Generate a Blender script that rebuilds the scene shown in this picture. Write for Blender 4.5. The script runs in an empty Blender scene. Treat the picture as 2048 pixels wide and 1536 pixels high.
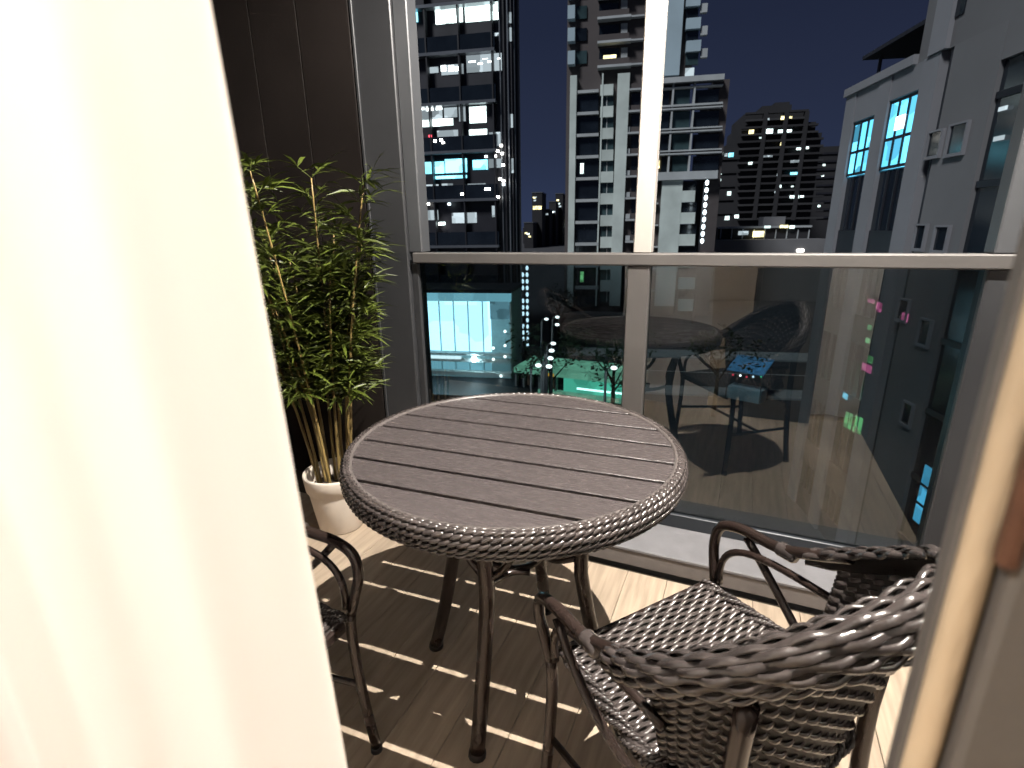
import bpy, math, random
from mathutils import Vector, Matrix
R = math.radians
rnd = random.Random(7)
scene = bpy.context.scene
col = scene.collection

# ------------------------------------------------------------------ camera
YAW, PITCH, ROLL, FPX, CAMH = -0.41937, 0.28968, -0.01679, 1037.1, 1.2856
cp, sp, cy, sy = math.cos(PITCH), math.sin(PITCH), math.cos(YAW), math.sin(YAW)
fwd = Vector((sy*cp, cy*cp, -sp)); rt0 = Vector((cy, -sy, 0)); up0 = rt0.cross(fwd)
rgt = math.cos(ROLL)*rt0 + math.sin(ROLL)*up0
upv = -math.sin(ROLL)*rt0 + math.cos(ROLL)*up0
cam_data = bpy.data.cameras.new('camera'); cam = bpy.data.objects.new('camera', cam_data); col.objects.link(cam)
M = Matrix((rgt, upv, -fwd)).transposed().to_4x4(); M.translation = (0, 0, CAMH); cam.matrix_world = M
cam_data.sensor_fit = 'HORIZONTAL'; cam_data.sensor_width = 36; cam_data.lens = 36*FPX/2048
cam_data.clip_start = 0.02; cam_data.clip_end = 5000
cam_data.dof.use_dof = True; cam_data.dof.focus_distance = 1.7; cam_data.dof.aperture_fstop = 7.0
scene.camera = cam

# ------------------------------------------------------------------ world at night, plus a sun lamp added to light the facades
SUN_FROM = Vector((-.25, -.60, .76)).normalized()
world = bpy.data.worlds.new('World'); scene.world = world; world.use_nodes = True
wn = world.node_tree.nodes; wl = world.node_tree.links; wn.clear()
sky = wn.new('ShaderNodeTexSky'); sky.sky_type = 'NISHITA'; sky.sun_disc = False
sky.sun_elevation = R(-3.0); sky.sun_rotation = math.atan2(SUN_FROM.x, SUN_FROM.y)
sky.air_density = 1.4; sky.dust_density = 3.0; sky.ozone_density = 3.0
tint = wn.new('ShaderNodeMix'); tint.data_type = 'RGBA'; tint.blend_type = 'ADD'; tint.inputs[0].default_value = 1
glow = wn.new('ShaderNodeRGB'); glow.outputs[0].default_value = (.15, .215, .46, 1)      # light-polluted night air
wtc = wn.new('ShaderNodeTexCoord'); wsp = wn.new('ShaderNodeSeparateXYZ'); wl.new(wtc.outputs['Generated'], wsp.inputs[0])
wrp = wn.new('ShaderNodeValToRGB'); wl.new(wsp.outputs['Z'], wrp.inputs[0])
for i_, (p_, v_) in enumerate(((0.0, 1.9), (.12, 1.35), (.30, .85), (.55, .55))):
    e_ = wrp.color_ramp.elements[i_] if i_ < 2 else wrp.color_ramp.elements.new(p_)
    e_.position = p_; e_.color = (v_/2, v_/2, v_/2, 1)
wml = wn.new('ShaderNodeMix'); wml.data_type = 'RGBA'; wml.blend_type = 'MULTIPLY'; wml.inputs[0].default_value = 1
wl.new(glow.outputs[0], wml.inputs[6]); wl.new(wrp.outputs[0], wml.inputs[7])
wl.new(sky.outputs[0], tint.inputs[6]); wl.new(wml.outputs[2], tint.inputs[7])
bg = wn.new('ShaderNodeBackground'); bg.inputs[1].default_value = 0.10
wo = wn.new('ShaderNodeOutputWorld'); wl.new(tint.outputs[2], bg.inputs[0]); wl.new(bg.outputs[0], wo.inputs[0])
fill_sun = bpy.data.lights.new('fill_sun', 'SUN'); fill_sun.energy = 1.35; fill_sun.angle = R(12); fill_sun.color = (.93, .97, 1.0)  # added fill on the facades, stands in for city glow
suno = bpy.data.objects.new('fill_sun', fill_sun); col.objects.link(suno); suno.location = (-30, -40, 60)
suno.rotation_euler = (-SUN_FROM).to_track_quat('-Z', 'Y').to_euler()
scene.view_settings.view_transform = 'Standard'; scene.view_settings.look = 'None'
scene.view_settings.exposure = 1.0; scene.view_settings.gamma = 1.0
scene.view_settings.use_curve_mapping = False

# ------------------------------------------------------------------ helpers
def ray(px, py):
    return fwd + (px-1024)/FPX*rgt - (py-768)/FPX*upv
def on_y(px, py, Y):
    v = ray(px, py); return Vector((0, 0, CAMH)) + v*(Y/v.y)
def on_z(px, py, z):
    v = ray(px, py); return Vector((0, 0, CAMH)) + v*((z-CAMH)/v.z)
def at(px, py, dist):                       # horizontal distance
    v = ray(px, py); return Vector((0, 0, CAMH)) + v*(dist/math.hypot(v.x, v.y))

def put(o, parent=None, label=None, cat=None, group=None, kind=None):
    col.objects.link(o)
    if parent is not None: o.parent = parent
    if label: o['label'] = label
    if cat: o['category'] = cat
    if group: o['group'] = group
    if kind: o['kind'] = kind
    return o
def thing(name, label, cat, loc=(0, 0, 0), rz=0, group=None):
    o = bpy.data.objects.new(name, None); o.empty_display_size = .1
    o.location = loc; o.rotation_euler = (0, 0, rz)
    return put(o, None, label, cat, group)
def link_copy(src, parent=None):
    c = src.copy(); col.objects.link(c)
    if parent is not None: c.parent = parent
    return c
def copy_tree(o, parent=None):
    c = link_copy(o, parent)
    for ch in list(o.children): copy_tree(ch, c)
    return c

class MB:
    def __init__(s): s.v = []; s.f = []; s.smooth = False
    def box(s, a, b):
        x0, y0, z0 = a; x1, y1, z1 = b
        return s.hexa([(x0,y0,z0),(x1,y0,z0),(x1,y1,z0),(x0,y1,z0),(x0,y0,z1),(x1,y0,z1),(x1,y1,z1),(x0,y1,z1)])
    def hexa(s, p):
        n = len(s.v); s.v += [tuple(q) for q in p]
        s.f += [tuple(n+i for i in t) for t in ((3,2,1,0),(4,5,6,7),(0,1,5,4),(1,2,6,5),(2,3,7,6),(3,0,4,7))]
        return s
    def cbox(s, a, b, c=.004):              # chamfered box
        (x0,y0,z0), (x1,y1,z1) = a, b
        n = len(s.v)
        for z, k in ((z0, c), (z0+c, 0), (z1-c, 0), (z1, c)):
            for (x, y) in ((x0+c+k*0, y0+k),(x1-c, y0+k),(x1-k, y0+c),(x1-k, y1-c),(x1-c, y1-k),(x0+c, y1-k),(x0+k, y1-c),(x0+k, y0+c)):
                s.v.append((x, y, z))
        for l in range(3):
            for i in range(8):
                j = (i+1) % 8
                s.f.append((n+8*l+i, n+8*l+j, n+8*l+8+j, n+8*l+8+i))
        s.f.append(tuple(n+i for i in range(7, -1, -1))); s.f.append(tuple(n+24+i for i in range(8)))
        return s
    def tube(s, pts, rad, n=10, closed=False, cap=True, flat=1.0, upref=None):
        pts = [Vector(p) for p in pts]; m = len(pts)
        if not hasattr(rad, '__len__'): rad = [rad]*m
        base = len(s.v); ref = Vector(upref) if upref else None
        pa = None
        for i, p in enumerate(pts):
            if closed: t = pts[(i+1) % m]-pts[i-1]
            else: t = pts[min(i+1, m-1)]-pts[max(i-1, 0)]
            t.normalize()
            if ref is not None: a = t.cross(ref)
            elif pa is None:
                a = t.cross(Vector((0, 0, 1)))
                if a.length < .1: a = t.cross(Vector((1, 0, 0)))
            else: a = pa - t*pa.dot(t)
            a.normalize(); pa = a; b = a.cross(t)
            for k in range(n):
                an = 2*math.pi*k/n
                s.v.append(tuple(p + a*math.cos(an)*rad[i] + b*math.sin(an)*rad[i]*flat))
        for i in range(m if closed else m-1):
            i2 = (i+1) % m
            for k in range(n):
                k2 = (k+1) % n
                s.f.append((base+i*n+k, base+i2*n+k, base+i2*n+k2, base+i*n+k2))
        if cap and not closed:
            s.f.append(tuple(base+k for k in range(n))); s.f.append(tuple(base+(m-1)*n+k for k in range(n-1, -1, -1)))
        return s
    def lathe(s, prof, n=32, c=(0, 0, 0)):
        base = len(s.v)
        for r, z in prof:
            for k in range(n):
                a = 2*math.pi*k/n; s.v.append((c[0]+r*math.cos(a), c[1]+r*math.sin(a), c[2]+z))
        for i in range(len(prof)-1):
            for k in range(n):
                k2 = (k+1) % n; s.f.append((base+i*n+k, base+i*n+k2, base+(i+1)*n+k2, base+(i+1)*n+k))
        return s
    def ball(s, c, r, seg=8, rings=5, sc=(1, 1, 1)):
        prof = [(r*math.sin(math.pi*i/rings)*1.0, -r*math.cos(math.pi*i/rings)) for i in range(rings+1)]
        prof[0] = (r*.02, -r); prof[-1] = (r*.02, r)
        b = len(s.v); s.lathe(prof, seg)
        for i in range(b, len(s.v)):
            x, y, z = s.v[i]; s.v[i] = (c[0]+x*sc[0], c[1]+y*sc[1], c[2]+z*sc[2])
        return s
    def quad(s, a, b, c, d):
        n = len(s.v); s.v += [tuple(a), tuple(b), tuple(c), tuple(d)]; s.f.append((n, n+1, n+2, n+3)); return s
    def mesh(s, name, mat, smooth=False):
        me = bpy.data.meshes.new(name); me.from_pydata(s.v, [], s.f)
        if mat: me.materials.append(mat)
        if smooth:
            me.polygons.foreach_set('use_smooth', [True]*len(me.polygons))
        me.update(); return me
    def build(s, name, mat, parent=None, smooth=False, label=None, cat=None, group=None, kind=None, loc=None):
        o = bpy.data.objects.new(name, s.mesh(name, mat, smooth))
        if loc is not None: o.location = loc
        return put(o, parent, label, cat, group, kind)

# ------------------------------------------------------------------ materials
def mat(name, c, rough=.5, metal=0, var=0, vscale=8, bump=0, bscale=60, stretch=(1, 1, 1), spec=.5, c2=None, trans=0, coat=0):
    m = bpy.data.materials.new(name); m.use_nodes = True
    nt = m.node_tree; n = nt.nodes; l = nt.links; b = n['Principled BSDF']
    b.inputs['Base Color'].default_value = (*c, 1); b.inputs['Roughness'].default_value = rough
    b.inputs['Metallic'].default_value = metal; b.inputs['Specular IOR Level'].default_value = spec
    b.inputs['Coat Weight'].default_value = coat
    if var or bump:
        tc = n.new('ShaderNodeTexCoord'); mp = n.new('ShaderNodeMapping'); mp.inputs['Scale'].default_value = stretch
        l.new(tc.outputs['Object'], mp.inputs[0])
        oi = n.new('ShaderNodeObjectInfo'); ad = n.new('ShaderNodeVectorMath'); ad.operation = 'ADD'
        ml = n.new('ShaderNodeVectorMath'); ml.operation = 'SCALE'; ml.inputs['Scale'].default_value = 13.7
        cb = n.new('ShaderNodeCombineXYZ'); l.new(oi.outputs['Random'], cb.inputs[0]); l.new(oi.outputs['Random'], cb.inputs[1])
        l.new(cb.outputs[0], ml.inputs[0]); l.new(mp.outputs[0], ad.inputs[0]); l.new(ml.outputs[0], ad.inputs[1])
        vec = ad.outputs[0]
    if var:
        nz = n.new('ShaderNodeTexNoise'); nz.inputs['Scale'].default_value = vscale; nz.inputs['Detail'].default_value = 6
        l.new(vec, nz.inputs['Vector'])
        rp = n.new('ShaderNodeValToRGB'); rp.color_ramp.elements[0].position = .3; rp.color_ramp.elements[1].position = .7
        k2 = c2 or tuple(min(1, x*(1+var)) for x in c); k1 = tuple(x*(1-var) for x in c) if not c2 else c
        rp.color_ramp.elements[0].color = (*k1, 1); rp.color_ramp.elements[1].color = (*k2, 1)
        l.new(nz.outputs['Fac'], rp.inputs[0])
        hs = n.new('ShaderNodeHueSaturation'); l.new(rp.outputs[0], hs.inputs['Color'])
        mr = n.new('ShaderNodeMapRange'); mr.inputs['To Min'].default_value = 1-var*.5; mr.inputs['To Max'].default_value = 1+var*.5
        l.new(oi.outputs['Random'], mr.inputs['Value']); l.new(mr.outputs[0], hs.inputs['Value'])
        l.new(hs.outputs[0], b.inputs['Base Color'])
        rr = n.new('ShaderNodeMapRange'); rr.inputs['To Min'].default_value = max(.03, rough-.1); rr.inputs['To Max'].default_value = min(1, rough+.1)
        l.new(nz.outputs['Fac'], rr.inputs['Value']); l.new(rr.outputs[0], b.inputs['Roughness'])
    if bump:
        nb = n.new('ShaderNodeTexNoise'); nb.inputs['Scale'].default_value = bscale; nb.inputs['Detail'].default_value = 5
        l.new(vec, nb.inputs['Vector'])
        bp = n.new('ShaderNodeBump'); bp.inputs['Strength'].default_value = bump; bp.inputs['Distance'].default_value = .01
        l.new(nb.outputs['Fac'], bp.inputs['Height']); l.new(bp.outputs[0], b.inputs['Normal'])
    return m
def lit(name, c, strength, scale=1.0, dark=.35, c2=None):
    """a lit window: uneven glow of the room behind it, or of a panel made to emit"""
    m = bpy.data.materials.new(name); m.use_nodes = True
    nt = m.node_tree; n = nt.nodes; l = nt.links; n.clear()
    e = n.new('ShaderNodeEmission'); o = n.new('ShaderNodeOutputMaterial'); l.new(e.outputs[0], o.inputs[0])
    tc = n.new('ShaderNodeTexCoord'); vo = n.new('ShaderNodeTexVoronoi'); vo.distance = 'CHEBYCHEV'
    vo.inputs['Scale'].default_value = scale
    oi = n.new('ShaderNodeObjectInfo'); ad = n.new('ShaderNodeVectorMath'); ad.operation = 'ADD'
    l.new(tc.outputs['Object'], ad.inputs[0]); l.new(oi.outputs['Location'], ad.inputs[1]); l.new(ad.outputs[0], vo.inputs['Vector'])
    bw = n.new('ShaderNodeSeparateColor'); l.new(vo.outputs['Color'], bw.inputs[0])
    mx = n.new('ShaderNodeMix'); mx.data_type = 'RGBA'
    k2 = c2 or c
    mx.inputs[6].default_value = (*[x*dark for x in k2], 1); mx.inputs[7].default_value = (*c, 1)
    l.new(bw.outputs[0], mx.inputs[0]); l.new(mx.outputs[2], e.inputs['Color']); e.inputs['Strength'].default_value = strength
    return m
def plain_emit(name, c, s):
    m = bpy.data.materials.new(name); m.use_nodes = True
    n = m.node_tree.nodes; n.clear(); e = n.new('ShaderNodeEmission'); o = n.new('ShaderNodeOutputMaterial')
    e.inputs[0].default_value = (*c, 1); e.inputs[1].default_value = s; m.node_tree.links.new(e.outputs[0], o.inputs[0]); return m
def glass(name, tintc, ior=1.5, rough=0):
    m = bpy.data.materials.new(name); m.use_nodes = True
    n = m.node_tree.nodes; l = m.node_tree.links; n.clear()
    fr = n.new('ShaderNodeFresnel'); fr.inputs['IOR'].default_value = ior
    ge = n.new('ShaderNodeNewGeometry'); mi = n.new('ShaderNodeMix')        # same reflectance from both sides of the pane
    mi.inputs[2].default_value = ior; mi.inputs[3].default_value = 1/ior
    l.new(ge.outputs['Backfacing'], mi.inputs[0]); l.new(mi.outputs[0], fr.inputs['IOR'])
    tr = n.new('ShaderNodeBsdfTransparent'); tr.inputs[0].default_value = (*tintc, 1)
    gl = n.new('ShaderNodeBsdfGlossy'); gl.inputs['Roughness'].default_value = rough
    mx = n.new('ShaderNodeMixShader'); o = n.new('ShaderNodeOutputMaterial')
    l.new(fr.outputs[0], mx.inputs[0]); l.new(tr.outputs[0], mx.inputs[1]); l.new(gl.outputs[0], mx.inputs[2]); l.new(mx.outputs[0], o.inputs[0])
    return m

m_floor = mat('oak_plank', (.36, .285, .215), .42, var=.22, vscale=5, bump=.12, bscale=30, stretch=(9, .7, 9))
m_sub = mat('subfloor', (.05, .04, .03), .9)
m_darkpanel = mat('dark_cladding', (.0125, .0098, .009), .5, var=.2, vscale=2.5, bump=.05, bscale=120, spec=.2)
m_jamb = mat('anodised_grey', (.045, .046, .05), .4, metal=.3, var=.12, vscale=3, bump=.03, bscale=200)
m_alu = mat('beige_aluminium', (.105, .098, .095), .45, metal=.2, var=.08, vscale=4, bump=.03, bscale=220)
m_white = mat('white_paint', (.44, .405, .375), .45, var=.03, vscale=5, bump=.03, bscale=140)
m_post2 = mat('bluish_grey_post', (.075, .078, .085), .45, metal=.2, var=.12, vscale=3, bump=.03, bscale=200)  # darker and bluer than the beige aluminium
m_ledge = mat('grey_stone_ledge', (.15, .147, .156), .6, var=.12, vscale=14, bump=.08, bscale=150)
m_ledge2 = mat('grey_stone_side', (.13, .118, .115), .65, var=.12, vscale=14, bump=.08, bscale=150)
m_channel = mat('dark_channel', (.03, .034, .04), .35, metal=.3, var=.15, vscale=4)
m_glass = glass('balcony_glass', (.42, .48, .50), 1.85)
m_board = mat('table_board', (.064, .054, .054), .27, var=.09, vscale=16, bump=.25, bscale=110, stretch=(1.2, 9, 9))
m_wick = mat('dark_wicker', (.052, .043, .041), .19, var=.3, vscale=30, bump=.15, bscale=90, spec=.8)
m_wickbase = mat('wicker_core', (.02, .016, .014), .7)
m_tube = mat('brown_metal_tube', (.030, .020, .017), .25, metal=.25, var=.2, vscale=12, spec=.6)
m_edge = mat('edge_band', (.095, .082, .078), .35, var=.15, vscale=20)
m_foot = mat('rubber_foot', (.012, .011, .011), .6)
m_pot = mat('cream_pot', (.62, .55, .48), .55, var=.06, vscale=6, bump=.06, bscale=60)
m_soil = mat('soil', (.04, .028, .02), .95, var=.4, vscale=60, bump=.6, bscale=90)
m_cane = mat('bamboo_cane', (.20, .14, .05), .45, var=.35, vscale=10, stretch=(1, 1, .3))
m_leaf = mat('bamboo_leaf', (.066, .088, .008), .5, var=.6, vscale=14)
m_curtain = None
m_wallin = mat('room_wall', (.62, .55, .46), .8, var=.04, vscale=2)
m_roomfloor = mat('room_floor', (.35, .26, .17), .5, var=.1, vscale=3)
m_ceil = mat('ceiling_paint', (.22, .21, .20), .85, var=.04, vscale=2)
m_frame = mat('door_panel_taupe', (.075, .066, .057), .5, var=.1, vscale=9, bump=.08, bscale=130)
m_gold = mat('gold_weatherstrip', (.31, .235, .15), .55, var=.35, vscale=16, bump=.25, bscale=120, stretch=(1, 1, .25))
m_latch = mat('bronze_latch', (.09, .042, .025), .45, metal=.5, var=.4, vscale=30)
m_lampcap = mat('lamp_trim', (.7, .7, .68), .4)

# ================================================================== BALCONY
D = 1.998            # glass line
LEDGE_Y, LEDGE_Z, RAIL_Z = 1.775, .083, 1.195
DOOR_Y = .10
# floor: sub sheet + individual planks
floor = MB().box((-2.4, DOOR_Y-.02, -.20), (1.3, LEDGE_Y+.3, -.0125)).build('floor', m_sub, kind='structure')
PW = .148
def plank_mesh(L):
    return MB().cbox((-PW/2+.0008, 0, -.012), (PW/2-.0008, L-.0016, 0), .0012).mesh('plank', m_floor)
pm = {L: plank_mesh(L) for L in (.5, .75, 1.0, 1.25, 1.5)}
x = -2.30; k = 0
while x < 1.25:
    y = DOOR_Y + .0
    seq = [(.5, 1.0), (1.0, .5), (.75, .75), (1.25,), (1.5,), (.5, .75)][(k*5+k//3) % 6]
    end = LEDGE_Y-.012
    for L in seq:
        if y >= end: break
        if y+L > end or L == seq[-1]:
            me = plank_mesh(max(.05, end-y)); ny = end
        else:
            me = pm[L]; ny = y+L
        o = bpy.data.objects.new('plank', me); o.location = (x, y, 0); put(o, floor); y = ny
    x += PW; k += 1
# ledge under the glass
ledge = thing('window_ledge', 'low pale stone ledge along the foot of the balcony glass', 'ledge', (-.4, LEDGE_Y, 0))
def child_of(o, parent):        # keep world placement for meshes written in world coordinates
    o.parent = parent; o.matrix_parent_inverse = Matrix.Translation(-Vector(parent.location)) if tuple(parent.rotation_euler) == (0, 0, 0) else parent.matrix_world.inverted(); return o
def wpart(mb, name, m, parent, **k):
    o = mb.build(name, m, None, **k); return child_of(o, parent)
wpart(MB().cbox((-1.56, LEDGE_Y, .016), (1.3, D+.11, LEDGE_Z-.002), .003), 'ledge_body', m_ledge2, ledge)
wpart(MB().cbox((-1.56, LEDGE_Y-.004, LEDGE_Z-.002), (1.3, D+.112, LEDGE_Z+.012), .003), 'ledge_top', m_ledge, ledge)
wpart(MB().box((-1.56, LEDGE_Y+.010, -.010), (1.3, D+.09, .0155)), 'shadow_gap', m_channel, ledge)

# walls of the balcony
MB().box((-2.47, DOOR_Y, -.2), (-2.35, D+.12, 3.4)).build('wall_left', m_darkpanel, kind='structure')
wf = MB().box((-2.35, D-.03, -.2), (-1.565, D+.12, 3.4)).build('wall_front', m_darkpanel, kind='structure')
for xa, xb in ((-2.35, -2.11), (-2.104, -1.84), (-1.834, -1.567)):
    MB().cbox((xa, D-.042, .0), (xb, D-.0305, 3.38), .0006).build('cladding_panel', m_darkpanel, wf)
MB().box((.78, DOOR_Y, -.2), (.9, D+.12, 3.4)).build('wall_right', m_darkpanel, kind='structure')
MB().box((-2.47, -3.2, 3.4), (1.9, D+.25, 3.6)).build('ceiling', m_ceil, kind='structure')

# balustrade
bal = thing('glass_balustrade', 'beige aluminium balustrade with two dark glass panes overlooking the city', 'balustrade', (-.33, D, .095))
XL, XR, XC = -1.302, .650, -.352
wpart(MB().cbox((-1.565, D-.035, .0), (-1.368, D+.06, 3.39), .004), 'jamb', m_jamb, bal, label='dark grey metal jamb beside the cladding')
wpart(MB().cbox((-1.558, D-.043, .0), (-1.545, D-.035, 3.38), .002), 'jamb_trim', m_jamb, bal)
wpart(MB().cbox((-1.368, D-.02, RAIL_Z+.0), (XL, D+.05, 3.39), .004), 'post', m_post2, bal)
wpart(MB().cbox((-1.368, D-.012, .095), (-1.333, D+.05, RAIL_Z-.045), .004), 'post', m_jamb, bal)
wpart(MB().cbox((XC-.032, D-.03, RAIL_Z+.0), (XC+.032, D+.03, 3.39), .004), 'post', m_white, bal, label='white upper mullion')
wpart(MB().cbox((XC-.050, D-.028, .095), (XC+.032, D+.03, RAIL_Z-.045), .004), 'post', m_alu, bal)
wpart(MB().cbox((XR, D-.03, RAIL_Z+.0), (XR+.07, D+.05, 3.39), .004), 'post', m_post2, bal)
wpart(MB().cbox((XR, D-.02, .095), (XR+.11, D+.05, RAIL_Z-.045), .004), 'post', m_jamb, bal)
wpart(MB().cbox((-1.345, D-.036, RAIL_Z-.045), (XR+.075, D+.035, RAIL_Z), .005), 'top_rail', m_alu, bal)
for a, b in ((-1.333, XC-.050), (XC+.032, XR)):
    wpart(MB().box((a, D+.004, .15), (b, D+.0042, RAIL_Z-.045)), 'glass_pane', m_glass, bal)
    wpart(MB().cbox((a, D-.012, .095), (b, D+.022, .155), .003), 'base_channel', m_channel, bal)

# ------------------------------------------------------------------ room behind the camera
MB().box((-3.2, -3.2, -.2), (1.9, DOOR_Y-.02, -.004)).build('room_floor', m_roomfloor, kind='structure')
MB().box((-3.2, -3.3, -.2), (1.9, -3.2, 3.4)).build('wall_back', m_wallin, kind='structure')
MB().box((-3.3, -3.2, -.2), (-3.2, DOOR_Y, 3.4)).build('wall_room_left', m_wallin, kind='structure')
MB().box((1.0, -3.2, -.2), (1.1, DOOR_Y-.02, 3.4)).build('wall_room_right', m_wallin, kind='structure')
MB().box((-3.3, DOOR_Y-.02, -.2), (-2.352, DOOR_Y+.1, 3.4)).build('wall_room_front', m_wallin, kind='structure')
MB().box((-2.351, DOOR_Y-.02, 2.5), (.78, DOOR_Y+.1, 3.4)).build('wall_lintel', m_frame, kind='structure')
MB().box((-3.3, -3.2, 3.4), (-2.47, DOOR_Y+.1, 3.6)).build('room_ceiling', m_ceil, kind='structure')

# curtain (pleated, a little thickness)
m_curtain = bpy.data.materials.new('cream_curtain'); m_curtain.use_nodes = True
nt = m_curtain.node_tree; b = nt.nodes['Principled BSDF']; b.inputs['Base Color'].default_value = (.85, .805, .775, 1); b.inputs['Roughness'].default_value = .9
trl = nt.nodes.new('ShaderNodeBsdfTranslucent'); trl.inputs[0].default_value = (.78, .72, .64, 1)
mx = nt.nodes.new('ShaderNodeMixShader'); mx.inputs[0].default_value = .3
out = nt.nodes['Material Output']; nt.links.new(b.outputs[0], mx.inputs[1]); nt.links.new(trl.outputs[0], mx.inputs[2]); nt.links.new(mx.outputs[0], out.inputs[0])
wv = nt.nodes.new('ShaderNodeTexWave'); wv.inputs['Scale'].default_value = 380; wv.bands_direction = 'Z'
tcw = nt.nodes.new('ShaderNodeTexCoord'); nt.links.new(tcw.outputs['Object'], wv.inputs[0])
bpw = nt.nodes.new('ShaderNodeBump'); bpw.inputs['Strength'].default_value = .05; bpw.inputs['Distance'].default_value = .001
nt.links.new(wv.outputs['Fac'], bpw.inputs['Height']); nt.links.new(bpw.outputs[0], b.inputs['Normal'])
def curtain(x0, x1, y, amp, wl_, label, ph=0, lean=0, z0=.02, z1=2.48):
    mb = MB(); nx = int(abs(x1-x0)/.008); nz = 14
    for sgn in (0, 1):
        for j in range(nz+1):
            z = z0+(z1-z0)*j/nz
            for i in range(nx+1):
                t = i/nx; xx = x0+(x1-x0)*t + lean*(z-1.0)*(1-t)
                a = amp*(.75+.25*math.sin(7.3*t+2)) * (.8+.35*(1-j/nz))
                xo = (x1-x0)*t; yy = y + a*math.sin(2*math.pi*xo/wl_*(1+.12*math.sin(3*t)) + ph) + .2*a*math.sin(2.7*2*math.pi*xo/wl_+1)
                mb.v.append((xx, yy+sgn*.0015, z))
    N = (nx+1)*(nz+1)
    for sgn in (0, 1):
        for j in range(nz):
            for i in range(nx):
                a = sgn*N+j*(nx+1)+i
                f = (a, a+1, a+nx+2, a+nx+1); mb.f.append(f if sgn == 0 else f[::-1])
    return mb.build('curtain', m_curtain, smooth=True, label=label, cat='curtain')
CE = math.tan(R(-48.6))
CY = .165
curtain(-.1895, -.80, CY, .0042, .170, 'cream curtain drawn aside at the bamboo side of the open door', ph=1.9, lean=-.036)
leaf_d = thing('door_leaf', 'dark glass door leaf standing behind the half hidden chair', 'door', (-1.55, DOOR_Y+.03, 0))
wpart(MB().box((-2.28, DOOR_Y+.022, .06), (-.86, DOOR_Y+.030, 2.44)), 'glass_pane', m_channel, leaf_d)
for (xa, xb, za, zb) in ((-2.349, -2.28, .0, 2.498), (-.86, -.79, .0, 2.498), (-2.28, -.86, .0, .06), (-2.28, -.86, 2.44, 2.498)):
    wpart(MB().cbox((xa, DOOR_Y+.005, za), (xb, DOOR_Y+.045, zb), .003), 'leaf_frame', m_jamb, leaf_d)
# door stile on the right
JA = math.tan(R(20.0))
JY = .20
jx = JA*JY
door = thing('sliding_door', 'taupe sliding door edge with gold weatherstrip and bronze latch', 'door', (jx+.1, JY, 0))
wpart(MB().cbox((jx+.0005, JY-.002, .0), (jx+.006, JY+.008, 2.49), .0012), 'frame_lip', m_frame, door)
wpart(MB().tube([(jx+.0036-.0004*math.sin(z*.4), JY-.010, z*.1) for z in range(0, 25)], .0048, 14), 'weatherstrip', m_gold, door, smooth=True)
wpart(MB().cbox((jx+.0092, JY-.020, .0), (jx+.034, JY+.02, 2.49), .002), 'stile', m_frame, door)
wpart(MB().cbox((jx+.0355, JY-.017, .0), (jx+.42, JY+.016, 2.49), .002), 'door_panel', m_frame, door)
lz = on_y(1985, 975, JY-.02).z
wpart(MB().cbox((jx+.0048, JY-.0215, lz-.026), (jx+.0105, JY-.0150, lz+.022), .0018), 'latch', m_latch, door)
wpart(MB().tube([(jx+.0078, JY-.0215, lz+.012), (jx+.0080, JY-.0245, lz+.012)], .003, 10), 'latch_knob', m_foot, door)
curtain(jx+.44, .98, DOOR_Y-.06, .02, .2, 'cream curtain bunched behind the taupe sliding door', ph=1)
# second sliding panel of fixed glass to the bamboo side is covered by the curtain

# lamps
def spot(name, loc, power, color, size, target, cone=150, blend=.6, rad=.012):
    l = bpy.data.lights.new(name, 'SPOT'); l.energy = power; l.color = color; l.spot_size = R(cone); l.spot_blend = blend; l.shadow_soft_size = rad
    o = bpy.data.objects.new(name, l); col.objects.link(o); o.location = loc
    o.rotation_euler = (Vector(target)-Vector(loc)).to_track_quat('-Z', 'Y').to_euler(); return o
LAMP = Vector((.50, .98, 3.33))
lamp = thing('ceiling_downlight', 'small round downlight set in the balcony ceiling', 'lamp', LAMP)
MB().lathe([(.03, .0), (.045, -.004), (.05, .0), (.05, .07)], 24).build('trim_ring', m_lampcap, lamp, smooth=True)
sl = spot('downlight_bulb', LAMP+Vector((0, 0, -.01)), 640, (1, .94, .85), .01, (.2, 1.05, 0), 150, .5, .006)
rl = thing('room_ceiling_lamp', 'round lamp on the ceiling of the room', 'lamp', (-1.5, -1.0, 3.40))
MB().lathe([(.01, -.06), (.16, -.055), (.2, -.03), (.2, 0)], 32).build('lamp_shade', m_lampcap, rl, smooth=True)
al = bpy.data.lights.new('room_lamp_bulb', 'AREA'); al.shape = 'DISK'; al.size = .4; al.energy = 105; al.color = (1, .96, .935)
alo = bpy.data.objects.new('room_lamp_bulb', al); col.objects.link(alo); alo.location = (-1.5, -1.0, 3.32)

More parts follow.
